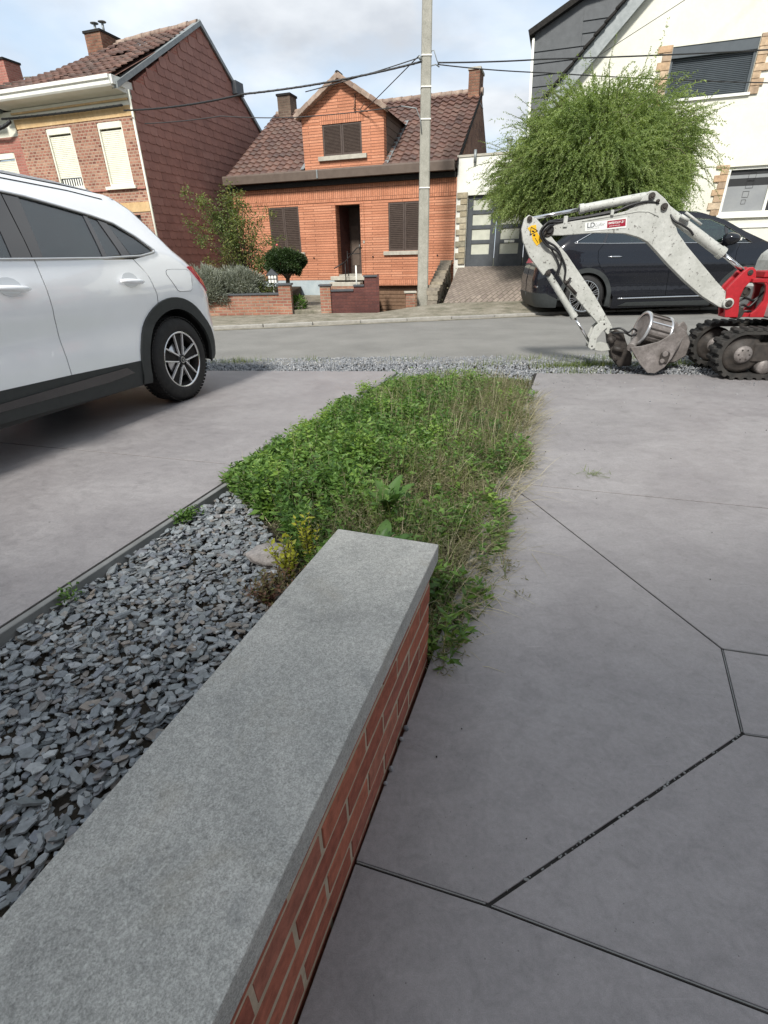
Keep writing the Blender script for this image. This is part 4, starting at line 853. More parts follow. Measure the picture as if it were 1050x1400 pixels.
def panel(parent, name, mat, body, poly, off=0, both=True, thick=.012, step=.07, dense=.05, fn=None, sides=(1, -1)):
    os_ = []
    for sd_ in (sides if both else sides[:1]):
        v, f = patch(body, poly, sd_, off, step, fn, dense); me = mesh(name, v, f, mat, True)
        bm = bmesh.new(); bm.from_mesh(me)
        if thick:
            bmesh.ops.recalc_face_normals(bm, faces=bm.faces)
            c = bm.faces[0]; 
            if sum(fc.normal.y * sd_ for fc in bm.faces) < 0 : bmesh.ops.reverse_faces(bm, faces=bm.faces)
            g = bmesh.ops.solidify(bm, geom=bm.faces[:], thickness=thick)
            for e in bm.edges:
                if len(e.link_faces) == 2 and e.calc_face_angle(0) > .9: e.smooth = False
            for fc in bm.faces: fc.smooth = True
        bm.to_mesh(me); bm.free(); os_.append(link(name, me, parent))
    return os_
def loftx(parent, name, mat, body, tab, s0, s1, edge_off=0, crown=.05, n=18, m=12, off=0):   # surface following the top line between the two body sides
    v = []; f = []
    for i in range(n + 1):
        s = s0 + (s1 - s0) * i / n; z = interp(s, tab); w = abs(body.at(s, z, 1, 0).y) - edge_off
        for j in range(m + 1):
            t = 2 * j / m - 1; v.append((s, w * t, z + off + crown * (1 - abs(t) ** 2.4)))
    for i in range(n):
        for j in range(m): a = i * (m + 1) + j; f.append((a, a + 1, a + m + 2, a + m + 1))
    return link(name, mesh(name, v, f, mat, True), parent)
Mwp = M_paint('white_car_paint', (.92, .94, .955), .08)
Mwpd = M_paint('shaded_recess_paint', (.62, .65, .67), .3)  # darker copy of the white paint, with the handle cup's shade in its colour
Mbp = M_paint('black_car_paint', (.008, .009, .013), .2, coat=.7); Mbp.node_tree.nodes['Principled BSDF'].inputs['Specular IOR Level'].default_value = .15
Mglass = M_glass('car_glass', (.26, .30, .285)); Mglass2 = M_glass('dark_car_glass', (.25, .32, .30))
Mclad = M_mix('black_cladding', (.026, .030, .030), (.036, .040, .040), 20, .55, .1, 300, .001, .4)
Mgloss = M_plain('gloss_black_trim', (.012, .011, .012), .12, 0, .5, 1)
Mchrome = M_plain('chrome_trim', (.72, .73, .74), .16, 1)
Msilver = M_plain('silver_trim', (.62, .63, .64), .3, .8)
Malloy = M_plain('machined_alloy', (.85, .85, .85), .35, .4)
Mtyre = M_mix('tyre_rubber', (.018, .018, .018), (.03, .029, .028), 20, .75, .15, 80, .002, .3)
Mlampr = M_plain('red_lens', (.62, .03, .06), .08, 0, .5, 1)
Mseat = M_plain('seat_fabric', (.02, .02, .022), .8)
def arc(cx, cz, r, a0, a1, n=14): return [(cx + r * math.cos(R_(a0 + (a1 - a0) * k / n)), cz + r * math.sin(R_(a0 + (a1 - a0) * k / n))) for k in range(n + 1)]
def wheel(parent, x, y, side, Rt, Rr, w=.235, style=0, name='wheel'):
    wh = thing(name, None, None, (x, y, Rt)); del_ = [k for k in wh.keys()]; wh.parent = parent
    if side < 0: wh.rotation_euler = (0, 0, math.pi)
    # +y is outwards
    h = w / 2
    pr = [(Rr, -h), (Rr + .02, -h), (Rt - .05, -h + .005), (Rt - .012, -h + .03), (Rt - .002, -h + .07), (Rt, 0), (Rt - .002, h - .07), (Rt - .012, h - .03), (Rt - .035, h - .008), (Rt - .07, h + .002), (Rr + .03, h + .004), (Rr + .006, h - .002), (Rr, h - .012)]
    t = MB().lathe(pr, 56); 
    for c in (-.05, 0, .05): pass
    t.build('tyre', Mtyre, wh)
    tr = MB()
    for k in range(64):
        a = 2 * math.pi * k / 64; M = Matrix.Rotation(-a, 4, 'Y')
        for yy in (-.075, -.025, .028, .078): tr.box(Rt - .004, Rt + .0025, yy - .019, yy + .019, -.0115, .0115, M)
    o = tr.build('tread_blocks', Mtyre, wh); o['kind'] = 'stuff'
    rim = MB().lathe([(Rr, h - .014), (Rr, -h), (Rr - .02, -h + .01), (Rr - .03, h - .05), (Rr - .012, h - .018), (Rr, h - .014)], 48).lathe([(Rr - .03, -h + .05), (.02, -h + .05)], 32)
    ro = rim.build('rim', Mdark, wh)
    MB().lathe([(Rr - .002, h - .010), (Rr + .006, h - .002), (Rr - .010, h - .004), (Rr - .014, h - .012)], 56).build('rim_lip', Mchrome, wh)
    MB().lathe([(.0, h - .045), (.15, h - .05), (.15, h - .065), (0, h - .065)], 32).build('brake_disc', Msilver, wh)
    fc = MB(); bk = MB()
    def spoke(poly2, mbx, y0, y1, a):
        M = Matrix.Rotation(-a, 4, 'Y'); mbx.prism(poly2, y0, y1, 'y', M)
    if style == 0:
        for k in range(5):
            a = 2 * math.pi * k / 5 + R_(20)
            for sg in (1, -1):
                spoke([(.040, sg * .020), (.10, sg * .031), (Rr - .012, sg * .052), (Rr - .010, sg * .063), (.105, sg * .042), (.05, sg * .033)], fc, h - .028, h - .010, a)
            spoke([(.03, -.02), (.10, -.032), (Rr - .01, -.052), (Rr - .01, .052), (.10, .032), (.03, .02)], bk, h - .05, h - .030, a)
            spoke([(Rr - .018, -.064), (Rr - .006, -.064), (Rr - .006, -.046), (Rr - .018, -.046)], fc, h - .028, h - .0105, a)
    else:
        for k in range(10):
            a = 2 * math.pi * k / 10
            for sg in (1, -1):
                spoke([(.045, sg * .004), (.07, sg * .018), (Rr - .010, sg * .034), (Rr - .010, sg * .048), (.065, sg * .029)], fc, h - .03, h - .010, a)
            spoke([(.06, -.004), (Rr - .01, -.007), (Rr - .01, .007), (.06, .004)], fc, h - .034, h - .016, a + math.pi / 10)
    if fc.v: fc.build('spokes', Mchrome if style else Malloy, wh)
    if bk.v: bk.build('spoke_backing', Mdark, wh)
    MB().lathe([(0, h - .004), (.028, h - .006), (.038, h - .012), (.045, h - .05)], 24).build('hub_cap', Mblk, wh)
    st = MB()
    for k in range(3):
        M = T(0, h - .003, 0) @ Matrix.Rotation(R_(90 + 120 * k), 4, 'Y'); st.prism([(0, -.003), (.022, 0), (0, .003)], -.001, .001, 'y', M)
    st.lathe([(.023, h - .004), (.0255, h - .003), (.028, h - .004)], 24).build('star_emblem', Mchrome, wh)
    for k in range(5):
        M = Matrix.Rotation(2 * math.pi * k / 5, 4, 'Y'); 
        MB().tube([M @ Vector((.055, h - .03, 0)), M @ Vector((.055, h - .012, 0))], .008, 6).build('wheel_bolt', Miron, wh)
    return wh

# ---- white car (nose towards the camera side, tail towards the street)
wc = thing('parked_car', 'white compact crossover parked on the left driveway with black wheel arch cladding', 'car', (-2.7086, 5.0348, 0), -90 - 18)
WB = Body([(0, .84), (.22, .87), (.32, .905), (.47, .918), (.60, .918), (.72, .905), (.92, .925), (1.02, .918), (1.12, .895), (1.21, .872), (1.30, .83), (1.6, .665), (1.72, .58)],
          [(.2, -.66), (.35, -.76), (.6, -.80), (.88, -.79), (1.01, -.73), (1.13, -.63), (1.28, -.39), (1.46, -.22), (1.56, -.12), (1.62, -.02), (1.7, .1)],
          [(.2, 3.62), (.5, 3.72), (.8, 3.70), (1.0, 3.60), (1.15, 3.2), (1.4, 2.6), (1.6, 2.2), (1.7, 1.6)],
          [(.2, .36), (.9, .40), (1.1, .36), (1.3, .26), (1.6, .16)], [(.2, .42), (1.0, .45), (1.2, .12), (1.6, .1)])
FA = 2.84
aro = arc(0.0, .375, .51, 172, 5, 18); ari = arc(0.0, .375, .425, 185, -8, 18)
q = [(.305, 1.205), (.21, 1.09), (.175, .94), (.182, .872)]
arcQ = [p for p in arc(0, .375, .515, 100, 172, 12)]   # forward-up to rear; a measured forward
arcQ = [(.182, .857)] + arc(0, .375, .515, 69, 176, 14)
panel(wc, 'quarter_panel', Mwp, WB, [(.30, 1.205), (.205, 1.09), (.170, .94), (.176, .868)] + arcQ[1:] + [(-.545, .40), (-1.6, .40), (-1.6, 1.08), (-.78, 1.12), (-.60, 1.30), (-.36, 1.45), (-.22, 1.56), (-.05, 1.625), (.2, 1.665), (.54, 1.69), (1.03, 1.715), (1.5, 1.71), (1.95, 1.66), (2.35, 1.50), (2.75, 1.30), (2.95, 1.215), (2.84, 1.215), (2.45, 1.385), (2.0, 1.565), (1.6, 1.615), (1.10, 1.60), (.96, 1.585), (.73, 1.547), (.48, 1.502), (.30, 1.458), (.15, 1.375), (.02, 1.275), (.05, 1.245)], .0, step=.06)
rear_door = [(.312, 1.205), (.217, 1.09), (.182, .94), (.188, .862)] + arc(0, .375, .515, 66, 9, 10) + [(.515, .455), (1.203, .475), (1.205, .86), (1.185, 1.205)]
panel(wc, 'rear_door', Mwp, WB, rear_door, 0, step=.06)
panel(wc, 'front_door', Mwp, WB, [(1.211, .475), (2.20, .49), (2.30, .62), (2.33, .9), (2.30, 1.1), (2.35, 1.205), (1.193, 1.205), (1.213, .86)], 0, step=.07)
panel(wc, 'front_wing', Mwp, WB, [(2.208, .49), (2.31, .62), (2.338, .9), (2.308, 1.1), (2.36, 1.205), (2.95, 1.205), (3.3, 1.08), (4.4, .92), (4.4, .45), (FA + .52, .45)] + arc(FA, .375, .515, 8, 172, 14) + [(FA - .515, .49)], 0, step=.08)
panel(wc, 'sill_cladding', Mclad, WB, [(.52, .25), (.52, .452), (1.2, .472), (2.3, .488), (2.32, .30)], .004, step=.08)
panel(wc, 'sill_trim', Mgloss, WB, [(.62, .375), (.70, .43), (1.0, .425), (1.9, .405), (1.9, .36), (.9, .355)], .012, thick=.006)
for cx in (0, FA):
    ro = arc(cx, .375, .53, 184, -4, 26); ri = arc(cx, .375, .435, -8, 188, 26)
    panel(wc, 'arch_cladding', Mclad, WB, [(cx - .53, .30)] + ro + [(cx + .53, .26), (cx + .42, .25)] + ri + [(cx - .44, .30)], .016, thick=.03, step=.04, dense=.03)
panel(wc, 'rear_bumper', Mclad, WB, [(-.53, .26), (-.53, .395), (-1.6, .395), (-1.6, .26)], .006)
panel(wc, 'front_bumper', Mclad, WB, [(FA + .53, .22), (FA + .53, .445), (4.4, .445), (4.4, .22)], .006)
for nm, mt, pl_ in (('rear_door_glass', Mglass, [(1.115, 1.222), (1.00, 1.578), (.73, 1.540), (.545, 1.505), (.605, 1.222)]),
                    ('fixed_glass', Mglass, [(.565, 1.225), (.51, 1.498), (.435, 1.482), (.405, 1.238)]),
                    ('quarter_glass', Mglass, [(.30, 1.238), (.355, 1.462), (.29, 1.447), (.15, 1.362), (.035, 1.275), (.06, 1.258)]),
                    ('front_door_glass', Mglass, [(1.335, 1.222), (1.235, 1.590), (1.6, 1.605), (2.0, 1.555), (2.42, 1.385), (2.74, 1.222)])):
    panel(wc, nm, mt, WB, pl_, -.008, thick=.004)
for pl_ in ([(1.196, 1.217), (1.335, 1.217), (1.235, 1.592), (1.115, 1.588)], [(1.115, 1.217), (1.190, 1.217), (1.107, 1.588), (1.0, 1.580)], [(.565, 1.217), (.605, 1.217), (.545, 1.508), (.51, 1.501)], [(.31, 1.222), (.405, 1.225), (.435, 1.485), (.362, 1.466)]):
    panel(wc, 'window_pillar', Mgloss, WB, pl_, -.002, thick=.014)
def bline(parent, name, mat, body, pts, r, off=.004, both=True):
    for s_ in ((1, -1) if both else (1,)):
        P = []
        for i in range(len(pts) - 1):
            for k in range(4): t = k / 4; P.append(body.at(pts[i][0] + (pts[i + 1][0] - pts[i][0]) * t, pts[i][1] + (pts[i + 1][1] - pts[i][1]) * t, s_, off))
        P.append(body.at(*pts[-1], s_, off)); MB().tube(P, r, 6).build(name, mat, parent)
bline(wc, 'window_trim', Msilver, WB, [(2.84, 1.212), (1.19, 1.212), (.6, 1.216), (.2, 1.232), (.03, 1.258), (.015, 1.275), (.14, 1.374), (.30, 1.461), (.48, 1.505), (.73, 1.550), (.96, 1.588), (1.10, 1.602), (1.6, 1.62), (2.0, 1.57), (2.45, 1.39), (2.84, 1.22)], .009)
bline(wc, 'roof_seal', Mblk, WB, [(.25, 1.63), (.54, 1.662), (1.03, 1.688), (1.5, 1.684), (1.95, 1.634), (2.35, 1.475)], .004, .001)
bline(wc, 'roof_rail', Msilver, WB, [(.14, 1.64), (.3, 1.685), (.6, 1.715), (1.0, 1.735), (1.5, 1.73), (1.9, 1.685)], .010, -.04)
panel(wc, 'tail_light', Mlampr, WB, [(-.33, 1.145), (-.46, 1.145), (-.62, 1.11), (-1.3, 1.10), (-1.3, .95), (-.75, .915), (-.60, .925), (-.46, 1.01)], .012, thick=.02, step=.05)
ff_ = [(-.015, 1.09), (-.02, 1.11), (-.04, 1.122), (-.10, 1.125), (-.28, 1.12), (-.32, 1.113), (-.34, 1.09), (-.335, 1.06), (-.31, .98), (-.295, .955), (-.27, .943), (-.13, .945), (-.10, .955), (-.085, .975), (-.03, 1.06)]
panel(wc, 'fuel_flap', Mwp, WB, ff_, .0035, both=True, thick=.004, sides=(1,))
bline(wc, 'flap_gap', Mblk, WB, ff_ + ff_[:1], .0022, .0015, False)
for hx in (.43, 1.45):
    for s_ in (1, -1):
        P = [WB.at(hx + dx, 1.05 + .008 * math.sin(dx * 9), s_, .012 + .03 * math.cos(dx / .12 * 1.35)) for dx in (-.12, -.09, -.05, 0, .05, .09, .12)]
        MB().tube(P, [.010, .017, .019, .019, .019, .017, .010], 10).build('door_handle', Mwp, wc)
    cup = [(hx + .085 * math.cos(t), 1.06 + .055 * math.sin(t)) for t in [2 * math.pi * k / 14 for k in range(14)]]
    panel(wc, 'handle_recess_shade', Mwpd, WB, cup, .0015, thick=.002, step=.03)  # flat oval whose darker colour stands in for shade in the handle cup
for s_ in (1, -1):
    p = WB.at(2.55, 1.28, s_, .10); b_ = bmesh.new(); bmesh.ops.create_uvsphere(b_, u_segments=20, v_segments=12, radius=1)
    for v in b_.verts: v.co = Vector((p.x + v.co.x * .07, p.y + v.co.y * .13, p.z + v.co.z * .085))
    me = bpy.data.meshes.new('mirror'); b_.to_mesh(me); b_.free(); me.polygons.foreach_set('use_smooth', [True] * len(me.polygons)); link('mirror', me, wc, Mwp)
top = [(-.12, 1.56), (.0, 1.62), (.27, 1.675), (.54, 1.70), (1.03, 1.722), (1.5, 1.715), (1.95, 1.665), (2.35, 1.505), (2.75, 1.305), (2.98, 1.21), (3.3, 1.12), (3.62, .98)]
loftx(wc, 'roof', Mwp, WB, top, -.12, 1.95, 0, .035); loftx(wc, 'windscreen', Mglass2, WB, top, 1.951, 2.98, .06, .05); loftx(wc, 'bonnet', Mwp, WB, top, 2.981, 3.62, 0, .05)
MB().prism([(-.09, 1.575), (-.21, 1.560), (-.215, 1.572), (-.08, 1.605)], -.50, .50, 'y').build('rear_spoiler', Mwp, wc, .004)
# rear hatch: pane between the pillars
hv = []
for z in (1.12, 1.2, 1.28, 1.37, 1.46, 1.56):
    hv += [(interp(z, WB.sr) - .01 - .03 * (1 - abs(t) ** 2), t * (interp(z, WB.W) - .18), z) for t in (-1, -.6, -.2, .2, .6, 1)]
link('rear_window', mesh('rear_window', hv, [(6 * i + j, 6 * i + j + 1, 6 * i + j + 7, 6 * i + j + 6) for i in range(5) for j in range(5)], Mglass2, True), wc)
# under body and cabin
MB().box(-.60, 3.45, -.62, .62, .22, .80).build('underbody', Mblk, wc); MB().box(.45, 2.35, -.84, .84, .24, .62).build('floor_pan', Mblk, wc)
MB().box(.46, 2.3, -.80, .80, .62, 1.10).build('cabin_floor', Mseat, wc); MB().box(-.45, .46, -.68, .68, .80, 1.13).build('boot_floor', Mseat, wc)
for cx in (0, FA):
    for s_ in (1, -1):
        lv = []; n = 20
        for k in range(n + 1):
            a = math.pi * k / n * 1.1 - .15; lv += [(cx + .47 * math.cos(a), s_ * .60, .375 + .47 * math.sin(a)), (cx + .47 * math.cos(a), s_ * .885, .375 + .47 * math.sin(a))]
        link('wheel_liner', mesh('wheel_liner', lv, [(2 * k, 2 * k + 1, 2 * k + 3, 2 * k + 2) for k in range(n)], Mblk, True), wc)
for s_ in (1, -1):
    for sx in (.62, 1.55):
        MB().box(sx - .02, sx + .10, s_ * .38 - .24, s_ * .38 + .24, 1.08, 1.30).build('seat_back', Mseat, wc, .03, 2); MB().box(sx, sx + .09, s_ * .38 - .13, s_ * .38 + .13, 1.27, 1.43).build('headrest', Mseat, wc, .03, 2)
wheel(wc, 0, .80, 1, .372, .245, .235, 0); wheel(wc, 0, -.80, -1, .372, .245, .235, 0); wheel(wc, FA, .80, 1, .372, .245, .235, 0); wheel(wc, FA, -.80, -1, .372, .245, .235, 0)

# ---- black car on the far side of the road
bc = thing('parked_car', 'black electric SUV parked along the far kerb behind the mini excavator', 'car', (4.3763, 12.2661, 0), -4)
BB = Body([(0, .88), (.15, .90), (.24, .94), (.45, .965), (.62, .955), (.80, .975), (1.0, .985), (1.10, .965), (1.20, .955), (1.38, .925), (1.5, .87), (1.85, .70), (1.95, .62)],
          [(.12, -.90), (.30, -.99), (.45, -1.03), (.70, -1.04), (.95, -1.0), (1.15, -.90), (1.35, -.76), (1.5, -.58), (1.7, -.30), (1.85, .10), (1.9, .4)],
          [(.1, 4.0), (.5, 4.12), (.8, 4.08), (1.0, 3.95), (1.3, 3.6), (1.5, 3.2), (1.8, 2.6), (1.95, 2.0)],
          [(.1, .34), (1.0, .38), (1.3, .3), (1.8, .12)], [(.1, .45), (1.0, .45), (1.3, .12), (1.8, .1)])
FB = 3.18
glb = [(-.36, 1.385), (-.02, 1.385), (.3, 1.375), (1.0, 1.368), (1.55, 1.362), (2.2, 1.352), (2.75, 1.342), (3.12, 1.335)]
glt = [(3.12, 1.345), (2.97, 1.43), (2.58, 1.66), (2.31, 1.77), (1.85, 1.81), (1.3, 1.80), (.75, 1.75), (.35, 1.68), (-.02, 1.555)]
panel(bc, 'quarter_panel', Mbp, BB, [(.245, 1.37), (.15, 1.24), (.165, 1.08), (.24, .93), (.33, .86)] + arc(.0, .39, .54, 58, 182, 16) + [(-.60, .36), (-1.8, .36), (-1.8, 1.15), (-.95, 1.22), (-.72, 1.42), (-.5, 1.62), (-.15, 1.79), (.37, 1.86), (1.0, 1.90), (1.77, 1.915), (2.15, 1.885), (2.59, 1.75), (3.0, 1.53), (3.35, 1.375), (3.22, 1.335), (3.13, 1.335)] + glt[1:] + [(-.34, 1.395), (-.33, 1.385), (-.02, 1.383)], 0, step=.08)
panel(bc, 'rear_door', Mbp, BB, [(.253, 1.37), (.158, 1.24), (.173, 1.08), (.248, .93), (.338, .865)] + arc(.0, .39, .54, 56, 8, 8) + [(.60, .38), (1.655, .40), (1.64, .64), (1.60, 1.0), (1.545, 1.362), (1.0, 1.366)], 0, step=.08)
panel(bc, 'front_door', Mbp, BB, [(1.663, .40), (2.62, .42), (2.80, .62), (2.87, .9), (2.86, 1.2), (2.9, 1.338), (2.2, 1.350), (1.553, 1.360), (1.608, 1.0), (1.648, .64)], 0, step=.08)
panel(bc, 'front_wing', Mbp, BB, [(2.628, .42), (2.808, .62), (2.878, .9), (2.868, 1.2), (2.908, 1.335), (3.13, 1.33), (3.35, 1.36), (3.6, 1.26), (4.8, 1.0), (4.8, .40), (FB + .55, .40)] + arc(FB, .39, .54, 4, 178, 16) + [(FB - .55, .42)], 0, step=.09)
panel(bc, 'sill', Mbp, BB, [(.60, .15), (.60, .375), (1.66, .393), (2.62, .41), (2.62, .19)], -.004, step=.1); panel(bc, 'sill_step', Mclad, BB, [(.75, .20), (.9, .27), (2.5, .29), (2.6, .24), (2.6, .20)], .012)
for cx in (.0, FB):
    panel(bc, 'arch_cladding', Mclad, BB, [(cx - .545, .33)] + arc(cx, .39, .545, 186, -4, 26) + [(cx + .545, .20), (cx + .45, .20)] + arc(cx, .39, .46, -8, 188, 26) + [(cx - .46, .33)], .010, thick=.03, step=.05, dense=.04)
panel(bc, 'rear_bumper', Mclad, BB, [(-.55, .18), (-.55, .35), (-.8, .46), (-1.8, .46), (-1.8, .18)], .008, step=.08)
panel(bc, 'reflector', Mchrome, BB, [(-.98, .60), (-1.10, .62), (-1.12, .58), (-1.0, .565)], .006, thick=.004, step=.04)
panel(bc, 'tail_light', Mlampr, BB, [(-.70, 1.13), (-1.9, 1.14), (-1.9, 1.04), (-.84, 1.03)], .008, thick=.02, step=.08)
for nm, pl_ in (('quarter_glass', [(-.30, 1.392), (.215, 1.38), (.27, 1.40), (.32, 1.655), (.0, 1.545)]), ('rear_door_glass', [(.28, 1.385), (1.525, 1.372), (1.47, 1.785), (.75, 1.735), (.38, 1.675)]), ('front_door_glass', [(1.565, 1.372), (2.62, 1.352), (2.58, 1.64), (2.31, 1.75), (1.85, 1.79), (1.51, 1.787)]), ('corner_glass', [(2.66, 1.352), (3.07, 1.348), (2.95, 1.42), (2.65, 1.60)])):
    panel(bc, nm, Mglass2, BB, pl_, -.008, thick=.004, step=.1)
for pl_ in ([(1.528, 1.368), (1.565, 1.368), (1.51, 1.79), (1.472, 1.788)], [(.22, 1.375), (.278, 1.378), (.375, 1.68), (.325, 1.66)], [(2.62, 1.35), (2.66, 1.35), (2.65, 1.61), (2.585, 1.645)]):
    panel(bc, 'window_pillar', Mgloss, BB, pl_, -.003, thick=.012)
bline(bc, 'window_trim', Mchrome, BB, [(-.34, 1.392)] + glb[1:], .008); bline(bc, 'window_trim', Mgloss, BB, glt, .008); bline(bc, 'quarter_trim', Mchrome, BB, [(-.34, 1.392), (-.02, 1.555), (.12, 1.61)], .010)
bline(bc, 'sill_chrome', Mchrome, BB, [(.70, .345), (1.2, .355), (2.0, .37), (2.60, .378)], .016, .006)
for hx in (.50, 1.78):
    for s_ in (1, -1):
        MB().tube([BB.at(hx + dx, 1.135, s_, .010) for dx in (-.14, -.07, 0, .07, .14)], [.008, .014, .015, .014, .008], 8).build('door_handle', Mchrome, bc)
topb = [(-.15, 1.80), (.37, 1.875), (1.0, 1.915), (1.77, 1.93), (2.15, 1.895), (2.59, 1.76), (3.0, 1.54), (3.35, 1.375), (3.7, 1.25), (3.95, 1.05)]
loftx(bc, 'roof', Mbp, BB, topb, -.15, 2.15, 0, .04); loftx(bc, 'windscreen', Mglass2, BB, topb, 2.151, 3.35, .05, .06); loftx(bc, 'bonnet', Mbp, BB, topb, 3.351, 3.95, 0, .05)
hv = []
for z in (1.2, 1.3, 1.4, 1.5, 1.6, 1.7, 1.79):
    hv += [(interp(z, BB.sr) - .0 - .03 * (1 - abs(t) ** 2), t * (interp(z, BB.W) - .16), z) for t in (-1, -.6, -.2, .2, .6, 1)]
link('rear_window', mesh('rear_window', hv, [(6 * i + j, 6 * i + j + 1, 6 * i + j + 7, 6 * i + j + 6) for i in range(6) for j in range(5)], Mglass2, True), bc)
MB().box(-.85, 3.85, -.62, .62, .18, .95).build('underbody', Mblk, bc); MB().box(.52, 2.62, -.88, .88, .17, .75).build('floor_pan', Mblk, bc)
MB().box(.5, 2.8, -.84, .84, .75, 1.22).build('cabin_floor', Mseat, bc)
for s_ in (1, -1):
    for cx in (0, FB):
        lv = []; n = 20
        for k in range(n + 1):
            a = math.pi * k / n * 1.1 - .15; lv += [(cx + .49 * math.cos(a), s_ * .60, .39 + .49 * math.sin(a)), (cx + .49 * math.cos(a), s_ * .93, .39 + .49 * math.sin(a))]
        link('wheel_liner', mesh('wheel_liner', lv, [(2 * k, 2 * k + 1, 2 * k + 3, 2 * k + 2) for k in range(n)], Mblk, True), bc)
        wheel(bc, cx, s_ * .85, s_, .40, .300, .25, 1)
    for sx in (.75, 1.75):
        MB().box(sx - .02, sx + .12, s_ * .4 - .25, s_ * .4 + .25, 1.2, 1.42).build('seat_back', Mseat, bc, .03, 2); MB().box(sx, sx + .1, s_ * .4 - .13, s_ * .4 + .13, 1.42, 1.60).build('headrest', Mseat, bc, .03, 2)
    p = BB.at(2.60, 1.42, s_, .16); b_ = bmesh.new(); bmesh.ops.create_uvsphere(b_, u_segments=20, v_segments=12, radius=1)
    for v in b_.verts: v.co = Vector((p.x + v.co.x * (.13 if v.co.x < 0 else .20), p.y + v.co.y * .15, p.z + v.co.z * (.10 if v.co.z > 0 else .13)))
    me = bpy.data.meshes.new('mirror'); b_.to_mesh(me); b_.free(); me.polygons.foreach_set('use_smooth', [True] * len(me.polygons)); mo = link('mirror', me, bc, Mbp)
    MB().tube([BB.at(2.66, 1.32, s_, 0), BB.at(2.64, 1.34, s_, .12)], .03, 8).build('mirror_arm', Mgloss, mo)
def text(parent, body, size, loc, rx, rz, mat, extr=.001, name='lettering', shear=0, bold=0, align='LEFT'):
    cu = bpy.data.curves.new(name, 'FONT'); cu.body = body; cu.size = size; cu.extrude = extr; cu.shear = shear; cu.offset = bold; cu.align_x = align; cu.materials.append(mat)
    o = bpy.data.objects.new('tmp_text', cu); COL.objects.link(o); bpy.context.view_layer.update(); me = bpy.data.meshes.new_from_object(o.evaluated_get(bpy.context.evaluated_depsgraph_get())); bpy.data.objects.remove(o)
    p = link(name, me, parent); p.location = loc; p.rotation_euler = (rx, 0, rz); return p
q_ = BB.at(2.80, 1.385, -1, .006); text(bc, 'EQE', .065, q_, R_(78), 0, Mwhite, .001, 'lettering', .2, .002)

# ------------------------------------------------------------ mini excavator
Mexw = M_mix('worn_white_machine_paint', (.34, .35, .32), (.47, .48, .45), 5, .5, .15, 60, .002, .4, (38, .10))
nt = Mexw.node_tree; b = nt.nodes['Principled BSDF']; src = b.inputs['Base Color'].links[0].from_socket
chp = noi(nt, 34, 3, .6, worldco(nt)); nt.links.new(mixc(nt, src, (.13, .125, .115), ramp(nt, chp, [(.62, (0,) * 3), (.66, (.9,) * 3)])), b.inputs['Base Color'])
Mexr = M_mix('worn_red_machine_paint', (.30, .012, .018), (.40, .02, .028), 5, .42, .15, 60, .002, .5, (30, .15))
Mbuck = M_mix('worn_bucket_steel', (.12, .108, .10), (.235, .215, .205), 9, .55, .35, 70, .003, .4, (45, .2), metal=.3)
Mmud = M_mix('greasy_black_steel', (.02, .018, .016), (.05, .042, .036), 16, .6, .5, 50, .006, .4)
Mrubber = M_mix('track_rubber', (.02, .02, .019), (.045, .042, .038), 12, .8, .4, 70, .004, .3)
Mhose = M_plain('hydraulic_hose', (.014, .014, .015), .45)
Mrod = M_plain('hydraulic_rod', (.78, .78, .78), .14, 1)
Myel = M_plain('yellow_sticker', (.75, .44, .01), .5)
Mredst = M_plain('dark_red_sticker', (.30, .01, .03), .4)
ex = thing('mini_excavator', 'mini excavator with white boom and red swing bracket reaching its bucket to the roadside gravel', 'excavator', (2.98575664, 5.65, 0), -10)
def plate(name, poly, y0, y1, mat, bev=.006, parent=None): return MB().prism(poly, y0, y1, 'y').build(name, mat, parent or ex, bev, 2)
STICK = [(-1.455, 1.551), (-1.380, 1.519), (-1.294, 1.440), (-1.178, 1.321), (-1.031, 1.186), (-0.695, 0.799), (-0.466, 0.496), (-0.416, 0.416), (-0.482, 0.386), (-0.794, 0.686), (-0.985, 0.872), (-1.082, 0.992), (-1.150, 1.049), (-1.200, 1.040), (-1.240, 0.985), (-1.406, 1.166), (-1.490, 1.315), (-1.515, 1.420), (-1.495, 1.522)]
BOOM = [(-1.237, 1.444), (-1.197, 1.463), (-0.922, 1.493), (-0.653, 1.530), (-0.497, 1.560), (-0.402, 1.620), (-0.364, 1.691), (-0.318, 1.722), (-0.265, 1.716), (-0.173, 1.653), (-0.112, 1.592), (-0.047, 1.469), (0.014, 1.356), (0.137, 1.228), (0.310, 1.070), (0.486, 0.910), (0.644, 0.774), (0.692, 0.719), (0.685, 0.673), (0.637, 0.651), (0.579, 0.662), (0.387, 0.768), (0.186, 0.914), (-0.016, 1.076), (-0.151, 1.195), (-0.251, 1.279), (-0.341, 1.322), (-0.485, 1.361), (-0.763, 1.373), (-1.098, 1.358), (-1.212, 1.361)]
plate('stick', STICK, 0, .10, Mexw); bo = plate('boom', BOOM, .005, .115, Mexw)
